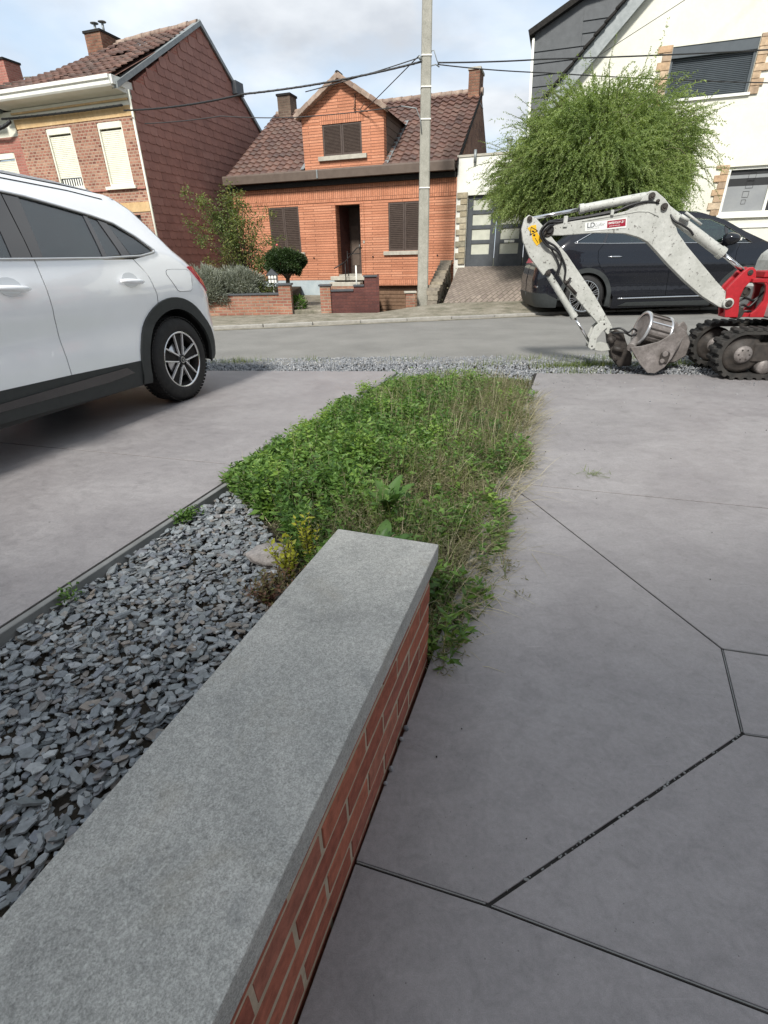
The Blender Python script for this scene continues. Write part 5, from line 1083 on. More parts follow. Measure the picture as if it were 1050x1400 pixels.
# welded rim along the upper flange of the boom
MB().tube([(x, .004, z) for x, z in [(-0.922, 1.478), (-0.653, 1.515), (-.50, 1.535), (-.40, 1.55), (-.30, 1.545), (-.20, 1.50)]], .005, 6).build('weld_rim', Mexw, bo)
def pin(x, z, r=.028, y0=-.022, y1=.14, parent=ex, name='pin', mat=Mmud):
    MB().tube([(x, y0, z), (x, y1, z)], r, 14, smooth=False).tube([(x, y0 - .008, z), (x, y0, z)], r * .5, 8, smooth=False).build(name, mat, parent, .003)
for x, z, r in ((-1.445, 1.515, .026), (-.301, 1.677, .03), (-.236, 1.632, .016), (-.167, 1.582, .032), (-1.196, 1.010, .028), (-.540, .496, .022), (-.630, .264, .02)): pin(x, z, r)
MB().tube([(-1.25, -.012, 1.405), (-1.25, .125, 1.405)], .062, 16, smooth=False).build('stick_pivot', Mmud, ex, .006); MB().tube([(-1.235, -.03, 1.41), (-1.235, -.01, 1.41)], .036, 6, smooth=False).build('pivot_bolt', Mblk, ex, .004)
MB().tube([(.646, -.03, .698), (.646, .14, .698)], .052, 24, smooth=False).build('boom_foot', Mexw, ex, .008); pin(.646, .698, .034, -.040, .15)
def cyl(name, a, b, c, r, y=.055):
    A_, B_, C_ = [Vector((p[0], y, p[1])) for p in (a, b, c)]
    o = MB().tube([A_, A_ + (B_ - A_) * .05, B_ - (B_ - A_) * .06, B_], [r * .9, r, r, r * .96], 18).tube([B_ - (B_ - A_).normalized() * .045, B_], r * 1.16, 18, smooth=False).build(name, Mexw, ex); MB().tube([B_, C_], r * .42, 14).build('rod', Mrod, o)
    MB().tube([C_ - Vector((0, .04, 0)), C_ + Vector((0, .04, 0))], r * .7, 12, smooth=False).build('rod_eye', Mmud, o); return o
cyl('stick_cylinder', (-.33, 1.680), (-.957, 1.588), (-1.44, 1.517), .040)
cyl('boom_cylinder', (-.15, 1.565), (.499, 1.157), (.775, .972), .050)
cyl('bucket_cylinder', (-1.18, .985), (-.850, .560), (-.630, .270), .034, .03)
# hoses
def hose(pts, r=.011, y=0):
    P = [Vector(p) for p in pts]; Q = []
    for i in range(len(P) - 1):
        p0, p1, p2, p3 = P[max(i - 1, 0)], P[i], P[i + 1], P[min(i + 2, len(P) - 1)]
        for k in range(5):
            t = k / 5; Q.append(.5 * ((2 * p1) + (-p0 + p2) * t + (2 * p0 - 5 * p1 + 4 * p2 - p3) * t * t + (-p0 + 3 * p1 - 3 * p2 + p3) * t ** 3))
    Q.append(P[-1]); MB().tube(Q, r, 8).build('hose', Mhose, ex)
hose([(-.18, .02, 1.60), (-.33, .0, 1.63), (-.50, -.01, 1.60), (-.62, .0, 1.555), (-.90, .01, 1.512), (-1.15, .0, 1.478), (-1.24, -.03, 1.475), (-1.31, -.04, 1.41), (-1.27, -.04, 1.32), (-1.15, -.03, 1.25), (-1.08, -.02, 1.15), (-1.09, -.02, 1.04), (-1.10, -.02, .97)])
hose([(-.25, .05, 1.60), (-.42, .03, 1.60), (-.62, .03, 1.565), (-.9, .03, 1.52), (-1.17, .02, 1.495), (-1.27, -.05, 1.47), (-1.33, -.06, 1.38), (-1.25, -.05, 1.27), (-1.12, -.04, 1.20), (-1.03, -.03, 1.06), (-1.02, -.02, .93), (-.98, -.02, .87)])
hose([(-1.20, -.03, 1.45), (-1.26, -.07, 1.44), (-1.30, -.07, 1.36), (-1.17, -.03, 1.20), (-1.10, -.03, 1.08), (-1.13, -.02, .97)], .009)
hose([(-.10, .02, 1.53), (-.05, -.01, 1.46), (.03, -.02, 1.42), (.12, -.01, 1.37), (.16, .0, 1.33)], .010)
hose([(-.47, -.02, .44), (-.38, -.08, .46), (-.30, -.10, .42), (-.24, -.05, .45), (-.18, .0, .42)], .010); hose([(-.44, -.04, .40), (-.34, -.10, .42), (-.25, -.06, .38), (-.17, -.02, .40)], .010)
MB().box(-1.105, -1.065, -.012, .02, 1.43, 1.53).build('hose_clamp', Mexw, ex, .004); MB().box(-.66, -.63, -.02, .02, 1.52, 1.57).build('hose_clamp', Mexw, ex, .004)
MB().tube([(-1.02, -.02, .93), (-.88, -.02, .80)], .016, 8).tube([(-1.0, -.03, .90), (-.96, -.03, .96)], .013, 8).build('hose_coupling', Mmud, ex); MB().tube([(-.0, -.02, 1.50), (.08, -.02, 1.455)], .018, 8).tube([(.05, .02, 1.53), (.22, .02, 1.42)], .012, 8).build('hose_pipe', Mexw, ex)
# stickers
Mwst = M_plain('white_sticker', (.72, .74, .72), .4)
st = MB().prism([(-.890, 1.466), (-.686, 1.482), (-.493, 1.501), (-.484, 1.411), (-.685, 1.399), (-.880, 1.387)], .0015, .0045, 'y').build('company_sticker', Mwst, ex)
an = math.atan2(.033, .39)
def xt(b_, s, x, z, mat, ang=an, bold=0, sh=0): 
    o = text(st, b_, s, (x, .0008, z), R_(90), 0, mat, .0004, 'lettering', sh, bold); o.rotation_euler = (R_(90), -ang, 0); return o
xt('LD', .062, -.866, 1.418, M_plain('grey_print', (.09, .10, .11), .5), bold=.0012); xt('Lufor', .042, -.790, 1.428, M_plain('pale_print', (.25, .26, .28), .5), sh=.25); xt('location de materiel', .0145, -.862, 1.404, M_plain('pale_print', (.30, .31, .32), .5))
rs = MB().prism([(-.676, 1.474), (-.504, 1.489), (-.496, 1.427), (-.670, 1.413)], -.0005, .0014, 'y').build('red_panel', Mredst, st)
o = xt('0492/15.26.26', .0265, -.662, 1.445, Mwst, bold=.0009); o.location.y = -.0013; o = xt('www.location.be', .0155, -.655, 1.424, Mwst); o.location.y = -.0013
ys_ = MB().prism([(-1.456, 1.431), (-1.42, 1.455), (-1.373, 1.460), (-1.36, 1.40), (-1.292, 1.310), (-1.344, 1.267), (-1.395, 1.326), (-1.41, 1.38)], -.004, -.0005, 'y').build('warning_sticker', Myel, ex)
tw = MB()
tri_ = [(-1.420, 1.440), (-1.352, 1.405), (-1.425, 1.368)]
for i in range(3):
    a_, b_ = tri_[i], tri_[(i + 1) % 3]; tw.tube([(a_[0], -.005, a_[1]), (b_[0], -.005, b_[1])], .0035, 4)
tw.tube([(-1.41, -.005, 1.405), (-1.385, -.005, 1.40)], .006, 5).tube([(-1.392, -.005, 1.368), (-1.372, -.005, 1.366)], .009, 5).tube([(-1.37, -.005, 1.34), (-1.335, -.005, 1.295)], .003, 4)
tw.build('warning_symbol', Mblk, ys_)
# linkage, coupler and bucket
plate('link', [(-0.534, 0.525), (-0.584, 0.525), (-0.640, 0.466), (-0.667, 0.361), (-0.671, 0.254), (-0.635, 0.225), (-0.591, 0.244), (-0.589, 0.346), (-0.547, 0.416), (-0.500, 0.463)], -.025, -.003, Mexw); plate('link', [(-0.534, 0.525), (-0.584, 0.525), (-0.640, 0.466), (-0.667, 0.361), (-0.671, 0.254), (-0.635, 0.225), (-0.591, 0.244), (-0.589, 0.346), (-0.547, 0.416), (-0.500, 0.463)], .105, .125, Mexw)
plate('bucket_link', [(-.634, .290), (-.52, .30), (-.42, .278), (-.414, .218), (-.50, .20), (-.590, .215)], .02, .08, Mexw)
plate('quick_coupler', [(-0.487, 0.416), (-0.412, 0.446), (-0.314, 0.400), (-0.270, 0.310), (-0.174, 0.155), (-0.169, 0.054), (-0.301, 0.036), (-0.394, 0.149), (-0.455, 0.302)], .0, .14, Mmud, .015)
pin(-.42, .35, .03, -.03, .16); pin(-.36, .14, .03, -.03, .16); MB().tube([(-.40, -.02, .25), (-.30, -.04, .22)], .03, 8).tube([(-.46, -.01, .36), (-.42, -.03, .30)], .028, 8).build('coupler_cylinder', Mmud, ex)
bk = thing('bucket', None, None); [bk.__delitem__(k) for k in list(bk.keys())]; bk.parent = ex
BN = [(-0.305, 0.297), (-0.194, 0.309), (-0.027, 0.358), (0.098, 0.447), (0.150, 0.385), (0.155, 0.300), (0.130, 0.190), (0.075, 0.092), (-0.003, 0.030), (-0.080, 0.035), (-0.174, 0.125)]
MB().prism(BN, -.30, -.28, 'y').build('side_plate', Mbuck, bk, .004); MB().prism([(x + .23, z + .06) for x, z in BN], .16, .18, 'y').build('side_plate', Mbuck, bk, .004)
mb = MB()
prof_ = [(-.30, .297), (-.24, .20), (-.174, .13), (-.08, .04), (0, .035), (.075, .095), (.13, .19), (.15, .30)]
v = []; n = len(prof_)
for (y, dx, dz2) in ((-.29, 0, 0), (.17, .23, .06)): v += [(x + dx, y, z + dz2) for x, z in prof_]
v += [(x * .94, y, z * .94 + .015) for x, y, z in v]; f = [(i, i + 1, n + i + 1, n + i) for i in range(n - 1)] + [(2 * n + i, 3 * n + i, 3 * n + i + 1, 2 * n + i + 1) for i in range(n - 1)] + [(0, n, 3 * n, 2 * n), (n - 1, 3 * n - 1, 4 * n - 1, 2 * n - 1)]
mb.add(v, f, None, True).build('bucket_shell', Mbuck, bk)
MB().tube([(-.29, -.27, .29), (-.10, .15, .37)], .04, 12).build('cross_tube', Mbuck, bk)
# ribbed roller standing in the bucket, axis tilted
ax = Vector((.235, .03, -.062)).normalized(); c0 = Vector((-.165, -.09, .46)); cc_ = c0; u1 = ax.cross(Vector((0, 1, 0))).normalized(); u2 = ax.cross(u1).normalized()
Mx = Matrix((( u1.x, ax.x, u2.x, c0.x), (u1.y, ax.y, u2.y, c0.y), (u1.z, ax.z, u2.z, c0.z), (0, 0, 0, 1)))
dr1 = MB().lathe([(.001, 0), (.165, 0), (.165, .235), (.001, .235)], 16, Mx, False).build('roller_drum', Mbuck, bk, .004)
MB().lathe([(.150, -.014), (.178, -.014), (.178, .008), (.150, .008), (.150, -.014)], 32, Mx).build('drum_rim', Msilver, bk); MB().lathe([(.150, .227), (.178, .227), (.178, .249), (.150, .249), (.150, .227)], 32, Mx).build('drum_rim', Msilver, bk)
for k in range(16):
    Mk = Mx @ Matrix.Rotation(2 * math.pi * (k + .5) / 16, 4, 'Y'); MB().box(.158, .172, .012, .222, -.006, .006, Mk).build('drum_bar', Msilver if k % 5 == 3 else Mmud, bk)
MB().prism([(-0.03, -.05), (.05, -.065), (.065, .03), (.05, .06), (-.03, .05)], -.325, -.305, 'y', T(0.035, 0, .20)).build('bucket_lug', Mmud, bk, .01)
MB().tube([(.045, -.335, .235), (.045, -.30, .235)], .028, 12, smooth=False).tube([(.03, -.335, .165), (.03, -.30, .165)], .024, 12, smooth=False).build('lug_bolts', Mbuck, bk, .004)
BF = [(0.10, 0.50), (0.18, .515), (.21, .49), (.235, .515), (.26, .475), (.285, .485), (.31, .44), (0.362, 0.405), (0.427, 0.288), (0.414, 0.145), (0.319, 0.080), (0.234, 0.060), (.12, .10)]
MB().prism(BF, .10, .34, 'y').build('rear_bucket_plate', Mbuck, bk, .01)
# swing bracket and red frame
plate('swing_bracket', [(0.653, 0.561), (0.597, 0.829), (0.618, 0.869), (0.708, 0.994), (0.745, 1.030), (.79, 1.035), (0.825, 1.005), (0.845, 0.932), (0.80, 0.90), (.76, .84), (.745, .75), (.77, .63), (.78, .561)], -.01, .03, Mexr, .008); plate('swing_bracket', [(0.653, 0.561), (0.597, 0.829), (0.618, 0.869), (0.708, 0.994), (0.745, 1.030), (.79, 1.035), (0.825, 1.005), (0.845, 0.932), (0.80, 0.90), (.76, .84), (.745, .75), (.77, .63), (.78, .561)], .125, .165, Mexr, .008)
plate('bracket_base', [(.653, .56), (.66, .60), (.90, .60), (.90, .56)], .031, .124, Mexr); pin(.775, .985, .026, -.02, .18); pin(.80, .80, .05, .03, .12); pin(.78, .60, .06, .02, .13, mat=Mmud)
plate('frame', [(.80, .93), (.80, .895), (.93, .895), (.945, .875), (1.62, .875), (1.62, .93)], -.06, .22, Mexr, .006); plate('frame', [(.905, .895), (.935, .86), (.95, .80), (.95, .72), (.91, .64), (.87, .60), (.87, .565), (1.62, .565), (1.62, .895)], -.055, -.02, Mexr, .006); plate('frame', [(.905, .895), (.935, .86), (.95, .80), (.95, .72), (.91, .64), (.87, .60), (.87, .565), (1.62, .565), (1.62, .895)], .17, .205, Mexr, .006)
hose([(.70, .05, .62), (.80, .03, .68), (.88, .05, .66), (.95, .06, .74)]); hose([(.72, .08, .66), (.82, .06, .74), (.92, .08, .72), (1.0, .08, .8)]); hose([(.74, .1, .58), (.86, .03, .62), (.95, .05, .60)])
MB().prism([(.90, .935), (.905, 1.0), (1.02, 1.0), (1.05, .935)], -.04, .18, 'y').build('valve_cover', Mexr, ex, .01)
# upper house, seat and canopy (beyond the frame edge)
MB().prism([(1.07, 1.005), (1.075, 1.09), (1.095, 1.15), (1.15, 1.20), (2.2, 1.20), (2.25, .94), (1.06, .94)], -.42, .60, 'y').build('engine_cover', Mexw, ex, .03, 3)
MB().box(1.0, 2.25, -.42, .60, .56, .86).build('deck', Mexw, ex, .02); MB().box(1.35, 1.8, -.1, .35, 1.2, 1.32).box(1.72, 1.85, -.1, .35, 1.32, 1.8).build('seat', Mblk, ex, .03, 2)
for yy in (-.38, .56): MB().tube([(2.1, yy, 1.2), (2.1, yy, 2.35), (1.0, yy, 2.42)], .025, 8).build('canopy_post', Mblk, ex)
MB().box(.95, 2.2, -.45, .62, 2.42, 2.48).build('canopy', Mexw, ex, .02, 2); MB().tube([(1.15, .0, 1.2), (1.12, 0, 1.45)], .015, 8).build('control_lever', Mblk, ex)
MB().lathe([(.001, 0), (.26, 0), (.26, .1), (.001, .1)], 24, T(1.45, .08, .46, math.pi / 2)).build('slew_ring', Mmud, ex)
MB().box(1.0, 2.0, -.14, .22, .2, .46).build('undercarriage', Mmud, ex, .02)
def track(x0, x1, y0, y1, nm):
    r = .245; zc = .25; tk = thing('track', None, None); [tk.__delitem__(k) for k in list(tk.keys())]; tk.parent = ex
    def path(r):
        return [(x0 + r0c + r * math.cos(a), zc + r * math.sin(a)) for a in [R_(90 + 180 * k / 18) for k in range(19)]] + [(x1 - r0c + r * math.cos(a), zc + r * math.sin(a)) for a in [R_(-90 + 180 * k / 18) for k in range(19)]]
    r0c = r; outer, inner = path(r - .02), path(r - .052); n = len(outer); v = [(x, y, z) for y in (y0, y1) for (x, z) in outer] + [(x, y, z) for y in (y0, y1) for (x, z) in inner]
    f = []
    for i in range(n):
        j = (i + 1) % n; f += [(i, j, n + j, n + i), (2 * n + i, 3 * n + i, 3 * n + j, 2 * n + j), (i, 2 * n + i, 2 * n + j, j), (n + i, n + j, 3 * n + j, 3 * n + i)]
    link('belt', mesh('belt', v, f, Mrubber, False), tk)
    L1 = (x1 - x0 - 2 * r); per = 2 * L1 + 2 * math.pi * (r - .02); nl = int(per / .083); lm = MB().prism([(-.030, 0), (-.020, .028), (.016, .028), (.030, 0)], y0 - .006, y0 + (y1 - y0) * .55, 'y').prism([(-.012, 0), (-.004, .026), (.030, .026), (.045, 0)], y0 + (y1 - y0) * .45, y1 + .006, 'y').build('tmp', Mrubber, None, .004).data; bpy.data.objects.remove(bpy.data.objects['tmp'])
    Ms = []
    for k in range(nl):
        s = per * k / nl; rr = r - .021
        if s < L1: p = (x0 + r + s, zc + rr); a = 0
        elif s < L1 + math.pi * rr: t = (s - L1) / rr; p = (x1 - r + rr * math.sin(t), zc + rr * math.cos(t)); a = t
        elif s < 2 * L1 + math.pi * rr: p = (x1 - r - (s - L1 - math.pi * rr), zc - rr); a = math.pi
        else: t = (s - 2 * L1 - math.pi * rr) / rr; p = (x0 + r - rr * math.sin(t), zc - rr * math.cos(t)); a = math.pi + t
        Ms.append(Matrix.Translation((p[0], 0, p[1])) @ Matrix.Rotation(a, 4, 'Y'))
    pieces(tk, 'track_lug', lm, Ms)
    ya = y0 + .02
    for cx in (x0 + r + .005, x1 - r): 
        MB().lathe([(.001, ya), (.085, ya), (.095, ya + .02), (.15, ya + .03), (.182, ya + .035), (.182, y1 - .03), (.001, y1 - .03)], 28, T(cx, 0, zc)).build('idler', Mmud, tk)
        MB().lathe([(.001, ya - .022), (.055, ya - .022), (.078, ya - .008), (.085, ya + .002)], 20, T(cx, 0, zc)).build('hub_cap', Mbuck, tk)
        for k in range(6): a = k * math.pi / 3; MB().tube([(cx + .05 * math.cos(a), ya - .026, zc + .05 * math.sin(a)), (cx + .05 * math.cos(a), ya - .018, zc + .05 * math.sin(a))], .008, 6, smooth=False).build('hub_bolt', Mmud, tk)
    for k in range(3): cx = x0 + r + (k + 1) * L1 / 4; MB().lathe([(.001, ya + .0), (.06, ya + .0), (.075, ya + .02), (.075, y1 - .03), (.001, y1 - .03)], 20, T(cx, 0, .125)).build('roller', Mbuck, tk)
    MB().box(x0 + r + .09, x1 - r - .1, y0 + .03, y1 - .02, .17, .36).build('track_frame', Mmud, tk, .015)
track(.50, 1.95, -.42, -.19, 'n'); track(.50, 1.95, .24, .47, 'f')

# ------------------------------------------------------------ utility pole and overhead cables
up = thing('utility_pole', 'tall pale concrete utility pole in front of the orange brick house', 'pole', (1.115, 14.0, .1))
w0, w1, hh = .135, .085, 9.2
def rect8(w, c): return [(-w, -w + c), (-w + c, -w), (w - c, -w), (w, -w + c), (w, w - c), (w - c, w), (-w + c, w), (-w, w - c)]
v = [(x, y * .9, -.4) for x, y in rect8(w0, .03)] + [(x, y * .9, hh) for x, y in rect8(w1, .02)]
link('shaft', mesh('shaft', v, [tuple(range(8, 16))] + [(i, (i + 1) % 8, 8 + (i + 1) % 8, 8 + i) for i in range(8)], Mpole), up)
for z in (2.55, 3.85, 4.42, 4.95): w = w0 + (w1 - w0) * (z + .4) / (hh + .4) + .004; MB().box(-w, w, -w, w, z, z + .025).build('strap', Mwhite, up)
MB().tube([(-.12, -.10, 4.88), (-.17, -.11, 4.94)], .03, 8).tube([(.10, -.1, 4.78), (.2, -.1, 4.80), (.28, -.08, 4.76)], .012, 6).tube([(.10, -.1, 5.02), (.15, -.12, 5.03), (.22, -.12, 4.86), (.27, -.1, 4.80)], .010, 6).tube([(-.09, -.12, 3.6), (-.12, -.13, 3.85), (-.22, -.13, 4.05), (-.55, -.1, 4.10)], .012, 6).build('cable_fitting', Mzinc, up)
def cable(pts, r, label, name='overhead_cable', sag=0, n=18, twist=False):
    P = []
    for i in range(len(pts) - 1):
        a, b = Vector(pts[i]), Vector(pts[i + 1]); 
        for k in range(n): t = k / n; p = a.lerp(b, t); p.z -= sag * 4 * t * (1 - t); P.append(p)
    P.append(Vector(pts[-1])); mb = MB().tube(P, r, 6)
    if twist:
        Q = []
        for k in range(len(P) * 5):
            t = k / (len(P) * 5 - 1) * (len(P) - 1); i = min(int(t), len(P) - 2); p = P[i].lerp(P[i + 1], t - i); Q.append(p + Vector((0, math.cos(k * 1.3), math.sin(k * 1.3))) * r * .55)
        mb.tube(Q, r * .7, 5)
    o = mb.build(name, Mblk); tag(o, label, 'cable', 'overhead cables'); return o
lw = lambda x, y, z: (*l2w(x, y, -18.4, (-6.2732, 16.0)), z)
cable([(1.00, 13.9, 4.95), (-2.94, 14.05, 4.50), lw(-.1, -.14, 4.66)], .019, 'thick twisted black cable from the concrete pole to the left brick house', sag=.06, twist=True)
o = cable([lw(-.15, -.10, 4.78), lw(-4.3, -.10, 4.82)], .026, 'bundled black cable clipped along the cornice of the left brick house', sag=.02, twist=True)
o = cable([lw(-4.0, -.12, 4.74), lw(-4.4, -.2, 4.60), lw(-8, -.1, 4.7)], .04, 'heavy black cable loop between the two left brick houses', sag=.02, twist=True)
cable([(1.0, 13.9, 5.03), (-1.6, 14.4, 4.60)], .010, 'thin black cable running left from the pole above the dormer', sag=.02)
cable([(.95, 13.9, 5.05), (*l2w(.9, -.15), 4.84)], .010, 'slanting black cable from the pole down to the dormer bracket', sag=.0)
cable([(.6, 13.9, 4.20), (-1.8, 14.0, 4.06), (-3.52, 14.1, 4.13), (-5.35, 14.3, 4.06)], .010, 'thin grey service cable crossing the dormer front at roof height', sag=.02)
cable([(1.35, 13.9, 4.93), (3.69, 14, 4.98), (8.51, 14, 5.06), (14, 14, 5.3)], .014, 'upper black cable running right from the pole towards the cream house', sag=.015)
cable([(1.35, 13.9, 4.90), (3.72, 14, 4.75), (8.70, 14, 4.50), (14, 14, 4.3)], .011, 'lower black cable running right from the pole past the shrub', sag=.02)
cable([(5.2, 15.6, 5.35), (9.5, 15.6, 7.6)], .008, 'thin slanting cable across the cream gable above the shutter', sag=.0)
vent = thing('vent_pipe', 'small grey vent pipe standing on the garage roof behind the shrub', 'pipe', (*l2w(4.6, 2.2), 3.4)); MB().tube([(0, 0, 0), (0, 0, .85)], .07, 10).build('tube', Mzinc, vent); MB().tube([(0, 0, .85), (0, 0, .95)], .09, 10).build('cowl', Mzinc, vent)

# ------------------------------------------------------------ vegetation
def leaves(P, D, L, Wd, fold=.25):      # rhombic folded leaves: positions, directions, lengths, widths
    n = len(P); D = D / np.linalg.norm(D, axis=1, keepdims=True); r = rg.normal(size=(n, 3)); r[:, 2] += .8
    S_ = np.cross(D, r); S_ /= np.linalg.norm(S_, axis=1, keepdims=True) + 1e-9; U = np.cross(S_, D)
    L = L[:, None]; Wd = Wd[:, None]
    a = P; b = P + D * L * .45 + S_ * Wd / 2 + U * Wd * fold; c = P + D * L * .45 - S_ * Wd / 2 + U * Wd * fold; t = P + D * L - U * L * .08
    V = np.stack([a, b, t, c], 1).reshape(-1, 3); F = (np.arange(n) * 4)[:, None, None] + np.array([[0, 1, 2], [0, 2, 3]])[None]; return V, F.reshape(-1, 3)
def blades(P, az, L, Wd, lean, curl):   # bent strips of three segments
    n = len(P); d = np.stack([np.cos(az), np.sin(az), 0 * az], 1); s = np.stack([-np.sin(az), np.cos(az), 0 * az], 1); ang = lean.copy(); p = P.copy(); rows = []
    for k in range(4):
        w = (Wd * (1, .85, .6, .05)[k])[:, None]; rows += [p - s * w / 2, p + s * w / 2]
        p = p + (d * np.sin(ang)[:, None] + np.array([0, 0, 1]) * np.cos(ang)[:, None]) * (L / 3)[:, None]; ang = ang + curl
    V = np.stack(rows, 1); q = np.array([[0, 1, 3, 2], [2, 3, 5, 4], [4, 5, 7, 6]]); F = (np.arange(n) * 8)[:, None, None] + q[None]; return V.reshape(-1, 3), F.reshape(-1, 4)
def join(parts):
    Vs, Fs, b = [], [], 0
    for V, F in parts: Vs.append(V); Fs.append(F + b); b += len(V)
    return np.vstack(Vs), np.vstack(Fs)
# -- big arching shrub
Mtam = M_leaf('shrub_leaf', [(.10, .155, .05), (.19, .265, .09), (.28, .36, .13), (.38, .45, .20)], .55, .5, 1.5)
Mbark = M_mix('bark', (.07, .055, .04), (.13, .10, .075), 8, .9, .6, 40, .01)
tr = thing('shrub_tree', 'large domed green shrub with arching feathery branches behind the black car', 'tree', (5.05, 13.75, .5))
C0 = np.array([0, 0, 2.25]); RX, RY, RZ = 2.35, 1.7, 1.75
tb = MB(); tb.tube([(0, 0, -.6), (.05, 0, .5), (0, .05, 1.2)], [.16, .13, .10], 10)
for k in range(16):
    a = k * 2.4; e = rnd.uniform(.5, 1.2); q1 = Vector((math.cos(a) * 1.3 * math.cos(e), math.sin(a) * .9 * math.cos(e), 1.2 + 1.2 * math.sin(e))); q2 = q1 + Vector((math.cos(a) * .7, math.sin(a) * .5, .25))
    tb.tube([(0, .03, 1.0), tuple(q1 * .5 + Vector((0, 0, .7))), tuple(q1), tuple(q2)], [.06, .04, .022, .008], 6)
tb.build('trunk', Mbark, tr)
NT = 7600; th = rg.uniform(0, 2 * np.pi, NT); cz = rg.uniform(-.42, 1, NT); rad = rg.uniform(.30, 1, NT) ** .42
sz = np.sqrt(np.clip(1 - cz ** 2, 0, 1)); lump = 1 + .10 * np.sin(3 * th + 4 * cz) + .08 * np.sin(7 * th - 5 * cz + 1) + .05 * rg.normal(size=NT)
Bp = C0 + np.stack([RX * sz * np.cos(th), RY * sz * np.sin(th), RZ * cz], 1) * (rad * lump * .84)[:, None]
Bp[:, 2] = np.maximum(Bp[:, 2], 1.15 + rg.uniform(0, .5, NT))
Do = Bp - C0; Do /= np.linalg.norm(Do, axis=1, keepdims=True); Do = Do * np.array([1, 1, .55]) + np.array([0, 0, .10]) + rg.normal(size=(NT, 3)) * .28
Do /= np.linalg.norm(Do, axis=1, keepdims=True); TL = rg.uniform(.25, .62, NT) * (1 + .9 * (rg.random(NT) < .06)); K = 20; Pl, Dl = [], []; p = Bp.copy(); d = Do.copy(); TV, TF, bq = [], [], 0
droop = rg.uniform(.02, .10, NT) * np.where(rad > .9, 1.0, 1.2)
pts_ = [p.copy()]
for k in range(K):
    p = p + d * (TL / K)[:, None]; d = d + np.array([0, 0, -1]) * droop[:, None]; d /= np.linalg.norm(d, axis=1, keepdims=True)
    for sgn in (0, 1):
        jit = rg.normal(size=(NT, 3)) * .55; Pl.append(p + rg.normal(size=(NT, 3)) * .004); Dl.append(d * .8 + jit)
    pts_.append(p.copy())
Pl = np.vstack(Pl); Dl = np.vstack(Dl); n = len(Pl); V1, F1 = leaves(Pl, Dl, rg.uniform(.035, .075, n), rg.uniform(.013, .022, n))
cr = link('crown', npmesh('crown', V1, F1, Mtam), tr)
# long whips with sparse leaves sticking out
NW = 170; th = rg.uniform(0, 2 * np.pi, NW); cz = rg.uniform(-.1, .98, NW); sz = np.sqrt(1 - cz ** 2)
dirw = np.stack([RX * sz * np.cos(th), RY * sz * np.sin(th), RZ * cz], 1); p = C0 + dirw * .80; d = dirw / np.linalg.norm(dirw, axis=1, keepdims=True) + rg.normal(size=(NW, 3)) * .3 + np.array([0, 0, .35]); d /= np.linalg.norm(d, axis=1, keepdims=True)
L_ = rg.uniform(.5, 1.15, NW); dp = rg.uniform(.0, .10, NW); Pl, Dl = [], []; paths = [p.copy()]
for k in range(26):
    p = p + d * (L_ / 26)[:, None]; d = d + np.array([0, 0, -1]) * dp[:, None]; d /= np.linalg.norm(d, axis=1, keepdims=True); paths.append(p.copy())
    for s_ in range(3): Pl.append(p.copy()); Dl.append(d + rg.normal(size=(NW, 3)) * .6)
Pl = np.vstack(Pl); Dl = np.vstack(Dl); n = len(Pl); V2, F2 = leaves(Pl, Dl, rg.uniform(.03, .06, n), rg.uniform(.010, .016, n)); link('whip_leaves', npmesh('whip_leaves', V2, F2, Mtam), tr)
wb = MB()
for i in range(NW): wb.tube([tuple(q[i]) for q in paths[::5]], [.007, .006, .005, .004, .003, .002][:len(paths[::5])], 4, cap=False)
wb.build('whips', Mbark, tr)

# -- weeds in the bed between the driveways
Mgrass = M_leaf('green_grass', [(.07, .11, .028), (.12, .165, .045), (.17, .21, .065), (.24, .25, .10)], .5, .3)
Mweed = M_leaf('weed_leaf', [(.025, .06, .013), (.065, .14, .027), (.12, .22, .045), (.20, .31, .07)], .5, .3)
Molive = M_leaf('olive_weed_leaf', [(.075, .085, .04), (.12, .125, .06), (.19, .175, .10), (.26, .23, .14)], .6, .25)
Mdry = M_leaf('dry_grass', [(.26, .22, .13), (.40, .35, .23), (.17, .16, .09), (.48, .43, .30), (.14, .17, .06)], .7, .2)
weedP = [(-.13, 1.36), (-.34, 1.78), (-.50, 2.1), (-.74, 2.45), (-.94, 2.72), (-.98, 2.86), (LE(3.0) - .02, 3.0), (LE(3.3) - .07, 3.3), (LE(3.5) + .0, 3.5), (LE(3.8) - .08, 3.8), (LE(4.1) - .02, 4.1), (LE(4.5) - .08, 4.5), (LE(4.9) - .01, 4.9), (LE(5.5) - .04, 5.5), (.5, 5.72), (1.2, 5.6), (1.66, 5.35), (1.50, 5.0), (1.50, 4.75), (1.32, 4.3), (1.22, 3.85), (1.02, 3.4), (.99, 3.1), (.90, 2.85), (.68, 2.5), (.60, 2.1), (.53, 1.85), (.49, 1.58), (.30, 1.40), (.155, 1.12), (.135, 1.25)]
def hmap(x, y):
    xl = LE(y); xr = .157 + (y - 1.23) * .354; t = (x - xl) / max(.2, xr - xl); t = min(1, max(0, t)); e = max(.30, math.sin(math.pi * min(1, max(0, .14 + .68 * t))))
    f = 1.0 if y < 4.4 else max(.28, 1 - (y - 4.4) / 1.5)
    return e * f * (1.0 + .95 * noise.noise(Vector((x * 3.3, y * 2.8, 0))))
def sample(n, P=weedP, wt=None):
    out = []
    xs = [p[0] for p in P]; ys = [p[1] for p in P]
    while len(out) < n:
        x, y = rnd.uniform(min(xs), max(xs)), rnd.uniform(min(ys), max(ys))
        if inpoly(x, y, P) and (wt is None or rnd.random() < wt(x, y)): out.append((x, y))
    return out
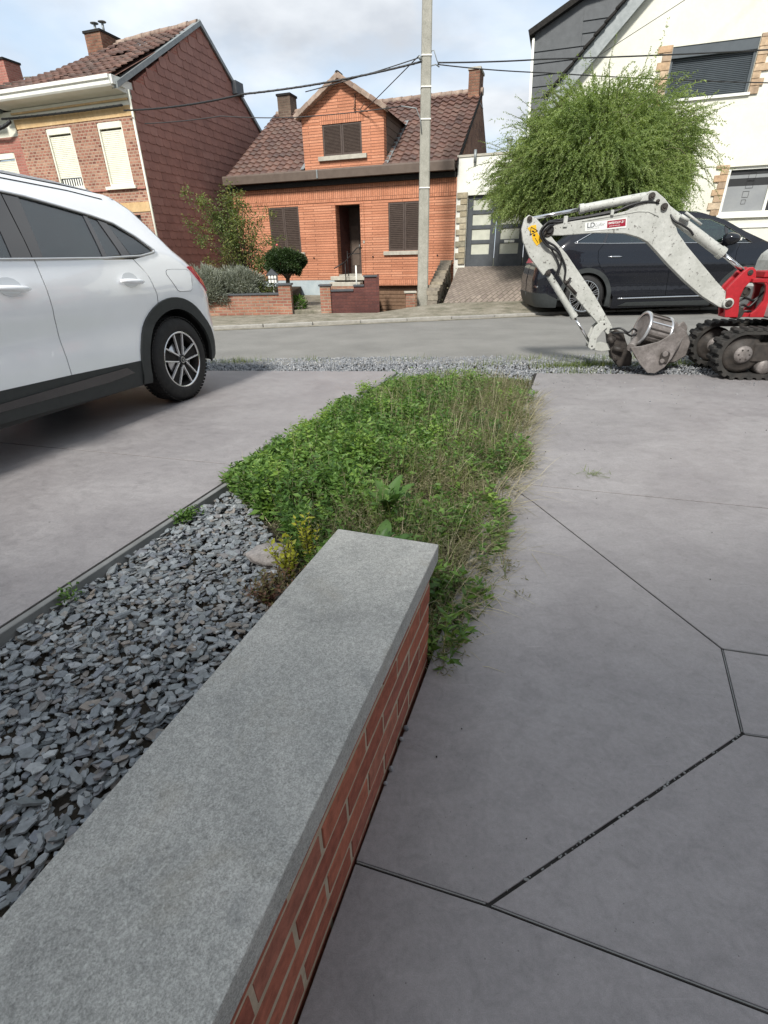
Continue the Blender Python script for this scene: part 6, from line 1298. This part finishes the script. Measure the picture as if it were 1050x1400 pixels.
def side_t(x, y): xl = LE(y); xr = .157 + (y - 1.23) * .354; return (x - xl) / max(.2, xr - xl)
lush = lambda x, y: (1 if side_t(x, y) < .72 else .15) * (1 if y < 3.9 else .35) * (.10 + .90 * (noise.noise(Vector((x * 3.4 + 5, y * 3.0, 0))) > -.06))
def plants(n, nl, h0, h1, ll, lw_, mat, name, wt, stemr=.0015, spread=.45, flat=.9, P=weedP):
    n = int(n * 1.45); B = sample(n, P, wt); Pl, Dl = [], []; stems = MB(); Ls = []; Bs, AZ, SL, LN = [], [], [], []
    for (x, y) in B:
        h = rnd.uniform(h0, h1) * hmap(x, y); a = rnd.random() * 6.28; ln = rnd.uniform(0, spread); dv = np.array([math.cos(a) * math.sin(ln), math.sin(a) * math.sin(ln), math.cos(ln)]); b = np.array([x, y, -.06])
        m = nl; 
        for k in range(m):
            t = (k + 1.5) / (m + .5); q = b + dv * h * t - np.array([0, 0, .15 * h * t * t]); ph = k * 2.4 + a; el = rnd.uniform(.0, flat); Pl.append(q); Dl.append([math.cos(ph) * math.cos(el), math.sin(ph) * math.cos(el), math.sin(el) - .1]); Ls.append(rnd.uniform(*ll) * (1.1 - .35 * t))
        Bs.append(b); AZ.append(a); SL.append(h); LN.append(ln)
    Ls = np.array(Ls); V, F = leaves(np.array(Pl), np.array(Dl, float), Ls, Ls * rg.uniform(*lw_, len(Ls)), .15)
    o = link(name, npmesh(name, V, F, mat)); o['kind'] = 'stuff'
    V, F = blades(np.array(Bs), np.array(AZ), np.array(SL), np.full(len(Bs), stemr * 2), np.array(LN), .05); o = link(name + '_stems', npmesh(name + '_stems', V, F, mat)); o['kind'] = 'stuff'
plants(2700, 15, .14, .36, (.030, .066), (.28, .46), Mweed, 'leafy_weeds', lush)
plants(1900, 16, .10, .22, (.016, .034), (.45, .7), Mweed, 'clover', lush)
plants(2700, 20, .16, .36, (.012, .030), (.16, .3), Molive, 'olive_weeds', lambda x, y: (1 if side_t(x, y) > .55 else .25), spread=.8)
plants(1500, 14, .05, .12, (.012, .03), (.3, .5), Molive, 'creeping_weeds', None, spread=1.2)
def grass(name, n, wt, L0, L1, w, mat, ln=(0, .7), cu=.25, P=weedP, z=-.06, h=True):
    B = np.array([(x, y, z) for x, y in sample(n, P, wt)]); hm = np.array([max(.35, hmap(x, y)) if h else 1 for x, y, _ in B])
    V, F = blades(B, rg.uniform(0, 6.28, n), rg.uniform(L0, L1, n) * hm, rg.uniform(.6, 1.3, n) * w, rg.uniform(*ln, n), cu); o = link(name, npmesh(name, V, F, mat)); o['kind'] = 'stuff'; return o
clump = [(rnd.choice(sample(40, weedP, lush))) for _ in range(46)]
Pl, Dl, Ls = [], [], []
for (cx, cy) in clump:
    hh_ = rnd.uniform(.16, .34) * min(1, max(.45, hmap(cx, cy)))
    for st_ in range(rnd.randint(5, 9)):
        a = rnd.random() * 6.28; rr = rnd.uniform(.02, .10); 
        for k in range(16):
            t = (k + 1) / 16; Pl.append((cx + math.cos(a) * rr * t, cy + math.sin(a) * rr * t, -.03 + hh_ * t)); b_ = k * 2.4 + a; Dl.append((math.cos(b_), math.sin(b_), .25)); Ls.append(rnd.uniform(.03, .055) * (1.15 - .5 * t))
Ls = np.array(Ls); V, F = leaves(np.array(Pl), np.array(Dl), Ls, Ls * rg.uniform(.3, .45, len(Ls)), .15); o = link('tall_weeds', npmesh('tall_weeds', V, F, M_leaf('bright_weed_leaf', [(.13, .24, .04), (.19, .31, .055), (.27, .37, .09)], .5, .35))); o['kind'] = 'stuff'
grass('grass', 7500, lambda x, y: 1 if y > 3.2 or side_t(x, y) > .6 else .25, .12, .34, .0045, Mgrass)
grass('dry_grass', 8500, lambda x, y: (1 if side_t(x, y) > .66 + .12 * noise.noise(Vector((x * 3, y * 3, 9))) or (y > 4.1 and rnd.random() < .5) else .06) * (1 if y < 5.0 else .5), .14, .36, .0032, Mdry, (.45, 1.45), .35)
grass('dry_stalks', 750, lambda x, y: 1 if .35 < side_t(x, y) and y > 3.0 else .1, .30, .46, .0028, Mdry, (.0, .5), .12)
# straw combed out over the concrete on the right edge
n = 1100; B = []; AZ = []
for k in range(n):
    y = 1.35 + 3.2 * rnd.random() ** .9; x = .157 + (y - 1.23) * .354 + rnd.gauss(.02, .05) + (.06 if y > 2.2 else 0); B.append((x, y, .0)); AZ.append(rnd.gauss(-.5, .7))
V, F = blades(np.array(B), np.array(AZ), rg.uniform(.08, .24, n), rg.uniform(.0022, .0040, n), rg.uniform(.5, 1.3, n), .2); V[:, 2] = np.maximum(V[:, 2], .002); o = link('straw', npmesh('straw', V, F, Mdry)); o['kind'] = 'stuff'
n = 26; B = []; AZ = []
for k in range(n): y = rnd.uniform(1.6, 2.9); x = .157 + (y - 1.23) * .354 + rnd.uniform(.06, .28); B.append((x, y, .0)); AZ.append(rnd.uniform(0, 6.28))
V, F = blades(np.array(B), np.array(AZ), rg.uniform(.12, .26, n), rg.uniform(.0016, .0026, n), rg.uniform(1.45, 1.52, n), .03); V[:, 2] = np.maximum(V[:, 2], .003); o = link('loose_straw', npmesh('loose_straw', V, F, Mdry)); o['kind'] = 'stuff'
# tufts along the gravel strip and at the far kerb
tufts = [((-1.9, 6.75), .35, 260), ((-.9, 6.75), .15, 60), ((1.9, 6.55), .35, 140), ((2.15, 6.0), .32, 520), ((2.6, 6.05), .3, 480), ((3.3, 6.0), .3, 420), ((3.9, 6.0), .35, 300), ((2.9, 6.45), .7, 300), ((.9, 5.75), .35, 260), ((1.3, 6.2), .4, 160), ((.4, 6.65), .3, 60), ((2.2, 5.62), .3, 120)]
B = [(cx + rnd.gauss(0, r * .6), cy + rnd.gauss(0, .055), -.03) for (cx, cy), r, n in tufts for _ in range(n)]; n = len(B)
V, F = blades(np.array(B), rg.uniform(0, 6.28, n), rg.uniform(.04, .14, n), rg.uniform(.003, .006, n), rg.uniform(0, .8, n), .2); o = link('roadside_grass', npmesh('roadside_grass', V, F, Mgrass)); o['kind'] = 'stuff'
B = [(1.26 + rnd.gauss(0, .05), 2.72 + rnd.gauss(0, .02), 0) for _ in range(34)]; n = len(B)
V, F = blades(np.array(B), rg.uniform(0, 6.28, n), rg.uniform(.03, .08, n), rg.uniform(.002, .004, n), rg.uniform(1.0, 1.4, n), .05); V[:, 2] = np.maximum(V[:, 2], .003); o = link('weed_tuft', npmesh('weed_tuft', V, F, Mgrass)); tag(o, 'small flattened tuft of grass lying on the right driveway near the joint', 'weed')
# small weeds along the edging
B = [(LE(y) + .03 + rnd.uniform(0, .05), y) for y in [rnd.choice((2.25, 2.32, 2.28, 1.63)) + rnd.gauss(0, .035) for _ in range(40)]]
Pl, Dl = [], []
for x, y in B:
    for k in range(7): Pl.append((x + rnd.gauss(0, .012), y + rnd.gauss(0, .012), -.03 + rnd.random() * .06)); Dl.append((rnd.gauss(0, 1), rnd.gauss(0, 1), .5))
n = len(Pl); V, F = leaves(np.array(Pl), np.array(Dl), rg.uniform(.012, .032, n), rg.uniform(.006, .014, n)); o = link('edging_weeds', npmesh('edging_weeds', V, F, Mweed)); o['kind'] = 'stuff'
# broad leaved dock plants by the wall end
def bigleaf(L, w, mat, n=6):
    v = []; f = []
    for k in range(n + 1):
        t = k / n; ww = w * math.sin(math.pi * (t * .92 + .06)) ** .8; z = L * .35 * math.sin(t * 1.9) ; x = L * t; cr = .004 * math.sin(t * 23)
        v += [(x, -ww, z + .18 * ww + cr), (x, -ww * .5, z + .06 * ww - cr), (x, 0, z - .12 * ww), (x, ww * .5, z + .06 * ww + cr), (x, ww, z + .18 * ww - cr)]
    for k in range(n):
        for j in range(4): a = k * 5 + j; f.append((a, a + 1, a + 6, a + 5))
    return mesh('leaf', v, f, mat, True)
Mdock = M_leaf('dock_leaf', [(.05, .12, .03), (.08, .16, .04), (.11, .20, .05)], .45, .3)
blf = bigleaf(.16, .030, Mdock)
for i, (x, y, lb) in enumerate(((.10, 1.52, 'broad-leaved dock plant right behind the end of the coping stone'), (-.02, 1.72, 'dock plant with long green leaves in the middle of the weeds'), (.02, 2.05, 'taller dock plant further back among the green weeds'))):
    dk = thing('dock_plant', lb, 'plant', (x, y, -.02 + .05 * i)); pieces(dk, 'leaf', blf, [T(0, 0, .05, 0, -rnd.uniform(.1, .8), k * 2.4 + i, (rnd.uniform(.6, 1.1),) * 3) for k in range(11)])
# boulder
bm = bmesh.new(); bmesh.ops.create_icosphere(bm, subdivisions=4, radius=1)
for v in bm.verts:
    p = v.co.copy(); k = 1 + .18 * noise.noise(p * 1.3) + .09 * noise.noise(p * 3.1) + .03 * noise.noise(p * 9); v.co = Vector((p.x * .145 * k, p.y * .085 * k, p.z * .06 * k)); 
    if v.co.z > .038: v.co.z = .038 + (v.co.z - .038) * .35
me = bpy.data.meshes.new('boulder'); bm.to_mesh(me); bm.free(); me.polygons.foreach_set('use_smooth', [True] * len(me.polygons))
o = link('boulder', me, None, M_mix('pale_rock', (.17, .155, .145), (.30, .28, .265), 16, .85, .7, 45, .008, .3, (70, .2), c3=(.22, .205, .20))); o.location = (-.505, 1.90, -.01); o.rotation_euler = (0, .05, R_(10)); o.scale = (.76, .76, .85); tag(o, 'pale grey rock lying between the slate chips, the weeds and the coping', 'rock')
# yellow-green sapling and withered plant beside the coping
Mylg = M_leaf('yellow_green_leaf', [(.20, .24, .03), (.34, .36, .04), (.45, .45, .06), (.26, .30, .05)], .5, .4, 12)
Mpink = M_leaf('withered_leaf', [(.12, .05, .035), (.18, .10, .07), (.13, .14, .05), (.24, .15, .11)], .7, .25, 12)
def littleplant(name, lb, x, y, z, ns, hh, sp, mat, ll, nl=16, rl=.5):
    r = thing(name, lb, 'plant', (x, y, z)); st = MB(); Pl, Dl = [], []
    for i in range(ns):
        a = rnd.random() * 6.28; h = hh * rnd.uniform(.5, 1); dx, dy = math.cos(a) * sp * rnd.random(), math.sin(a) * sp * rnd.random(); pts = [(dx * t * t ** .3, dy * t * t ** .3, h * t) for t in (.001, .35, .7, 1)]; st.tube(pts, [.0022, .0018, .0014, .001], 4)
        for k in range(nl):
            t = .15 + .85 * k / nl; Pl.append((dx * t ** 1.3, dy * t ** 1.3, h * t)); b_ = k * 2.4 + a; Dl.append((math.cos(b_), math.sin(b_), rnd.uniform(.1, 1.1)))
    st.build('stems', Mbark, r); n = len(Pl); ls = rg.uniform(*ll, n); V, F = leaves(np.array(Pl, float), np.array(Dl, float), ls, ls * rl, .12); link('foliage', npmesh('foliage', V, F, mat), r)
littleplant('seedling', 'small bright yellow-green seedling growing against the coping in front of the rock', -.40, 1.735, -.04, 13, .23, .10, Mylg, (.018, .036), 18)
littleplant('seedling', 'yellow-green sprig leaning over the edge of the coping stone', -.325, 1.80, .02, 8, .30, .08, Mylg, (.018, .034))
littleplant('withered_plant', 'withered pinkish brown plant against the coping beside the slate chips', -.46, 1.575, -.05, 44, .14, .13, Mpink, (.010, .024), 16)
littleplant('withered_plant', 'mixed brown and green low plant between the seedling and the slate chips', -.43, 1.67, -.05, 30, .13, .12, Mpink, (.012, .024), 14)
# -- front garden plants
def bush(name, lb, x, y, z, rx, ry, rz2, n, mat, ll, lr, cat='shrub', droop_=0, shell=.5, trunk=None, up=0):
    r = thing(name, lb, cat, (x, y, z)); th = rg.uniform(0, 6.283, n); cz = rg.uniform(-.75, 1, n); sz = np.sqrt(1 - cz ** 2); k = (rg.uniform(shell, 1, n) ** .5) * (1 + .13 * np.sin(3 * th + 5 * cz) + .1 * np.sin(7 * th + 3 * cz + 1))
    U = np.stack([sz * np.cos(th), sz * np.sin(th), cz], 1); P = U * np.array([rx, ry, rz2]) * k[:, None]; D = U + rg.normal(size=(n, 3)) * .6 + np.array([0, 0, up]); ls = rg.uniform(*ll, n); V, F = leaves(P, D, ls, ls * lr); link('foliage', npmesh('foliage', V, F, mat), r)
    if trunk:
        t_ = MB(); 
        for q in trunk: t_.tube(q[0], q[1], 7)
        t_.build('stem', Mbark, r)
    return r
Mbox = M_leaf('clipped_box_leaf', [(.018, .035, .012), (.03, .055, .016), (.045, .075, .02)], .45, .15)
Mlav = M_leaf('silver_leaf', [(.17, .19, .15), (.25, .27, .22), (.33, .35, .29)], .7, .2)
Mrose = M_leaf('climber_leaf', [(.07, .11, .035), (.11, .155, .045), (.18, .21, .06), (.32, .27, .10)], .55, .35, 2)
tp = bush('topiary_bush', 'dark green clipped ball bush on a short stem in front of the left window', -2.33, 13.75, 1.12, .47, .42, .30, 22000, Mbox, (.03, .05), .6, shell=.6, trunk=[([(0, 0, -.75), (.03, 0, -.35), (0, 0, 0)], [.06, .05, .04]), ([(.03, 0, -.35), (.22, 0, -.1)], [.035, .02]), ([(.03, 0, -.35), (-.2, .05, -.1)], [.035, .02])])
bush('lavender_bush', 'silvery grey lavender bush hanging over the left end of the low brick wall', -4.25, 13.25, .58, .68, .40, .46, 16000, Mlav, (.05, .12), .16, up=.9)
bush('lavender_bush', 'silvery grey lavender bush nearer the gate pillar', -3.45, 13.40, .62, .56, .34, .40, 11000, Mlav, (.05, .12), .16, up=.9)
cb = thing('climbing_shrub', 'straggly climbing shrub with green and yellowing leaves by the left corner of the orange house', 'shrub', (-3.45, 14.3, .4))
stm = MB(); Pl, Dl = [], []
for i in range(70):
    a = rnd.random() * 6.28; top = Vector((rnd.gauss(-.05, .44), rnd.gauss(0, .25), rnd.uniform(.7, 2.3))); top.x += .15 * (top.z - 1.2) * (-1); mid = Vector((top.x * .4, top.y * .4, top.z * .6)); e = top + Vector((rnd.gauss(0, .34), rnd.gauss(0, .2), rnd.uniform(-.45, .25)))
    P_4 = [Vector((rnd.gauss(0, .08), 0, 0)), mid, top, e]; stm.tube(P_4, [.012, .009, .005, .002], 5)
    for k in range(125):
        t = rnd.uniform(.22, 1) ** .7 * 3; j = min(2, int(t)); q = P_4[j].lerp(P_4[j + 1], t - j); Pl.append((q.x + rnd.gauss(0, .07), q.y + rnd.gauss(0, .07), q.z + rnd.gauss(0, .06))); Dl.append((rnd.gauss(0, 1), rnd.gauss(0, 1), rnd.gauss(-.2, .7)))
stm.build('stems', Mbark, cb); n = len(Pl); ls = rg.uniform(.04, .075, n); V, F = leaves(np.array(Pl), np.array(Dl), ls, ls * .5); link('foliage', npmesh('foliage', V, F, Mrose), cb)
bush('garden_plant', 'low leafy green plant behind the gate pillar', -2.0, 13.3, .2, .16, .12, .2, 500, Mweed, (.05, .09), .35, 'plant', up=.5)
bush('garden_plant', 'small leafy plants at the foot of the climbing shrub', -2.85, 13.45, .62, .3, .12, .22, 900, Mrose, (.04, .07), .4, 'plant', up=.5)
rf_ = MB().lathe([(.001, -.02), (.02, -.015), (.03, 0), (.02, .02), (.001, .03)], 8, T(0, 0, 0, math.pi / 2)).build('rose_flower', M_plain('pink_petal', (.6, .13, .12), .6)); rf_.location = (-2.45, 13.55, 1.52); tag(rf_, 'single pink flower above the clipped ball bush', 'flower')
# little half-timbered bird house on a white post
bh = thing('bird_house', 'little white half-timbered bird house with dark roof on a post behind the garden wall', 'bird house', (-2.62, 13.42, .45)); bh.scale = (.75, .75, .85)
MB().box(-.02, .02, -.02, .02, -.1, .30).build('post', Mwhite, bh); MB().box(-.14, .16, -.08, .08, .30, .50).build('wall', Mwhite, bh); MB().prism([(-.19, .50), (.21, .50), (.01, .67)], -.10, .10, 'y').build('roof', Mbluedk, bh)
for x in (-.13, -.04, .06, .145): MB().box(x - .01, x + .01, -.086, -.081, .30, .50).build('beam', Mblk, bh)
MB().box(-.14, .16, -.092, -.087, .39, .41).build('beam', Mblk, bh)
# fallen leaves on the paved ramp
n = 60; Pl, Dl = [], []
for k in range(n):
    u, t = rnd.random(), rnd.random() ** 1.5; x = b1[0] + (b2[0] - b1[0]) * u; y0_ = b1[1]; ye = a1[1] + (a2[1] - a1[1]) * ((x - a1[0]) / (a2[0] - a1[0])); y = y0_ + (ye - y0_) * t * .9; Pl.append((x, y, .17 + .77 * (y - y0_) / (ye - y0_) + .015)); Dl.append((rnd.gauss(0, 1), rnd.gauss(0, 1), rnd.gauss(.2, .2)))
V, F = leaves(np.array(Pl), np.array(Dl), rg.uniform(.04, .09, n), rg.uniform(.03, .05, n)); o = link('leaf_litter', npmesh('leaf_litter', V, F, Mdry)); o['kind'] = 'stuff'
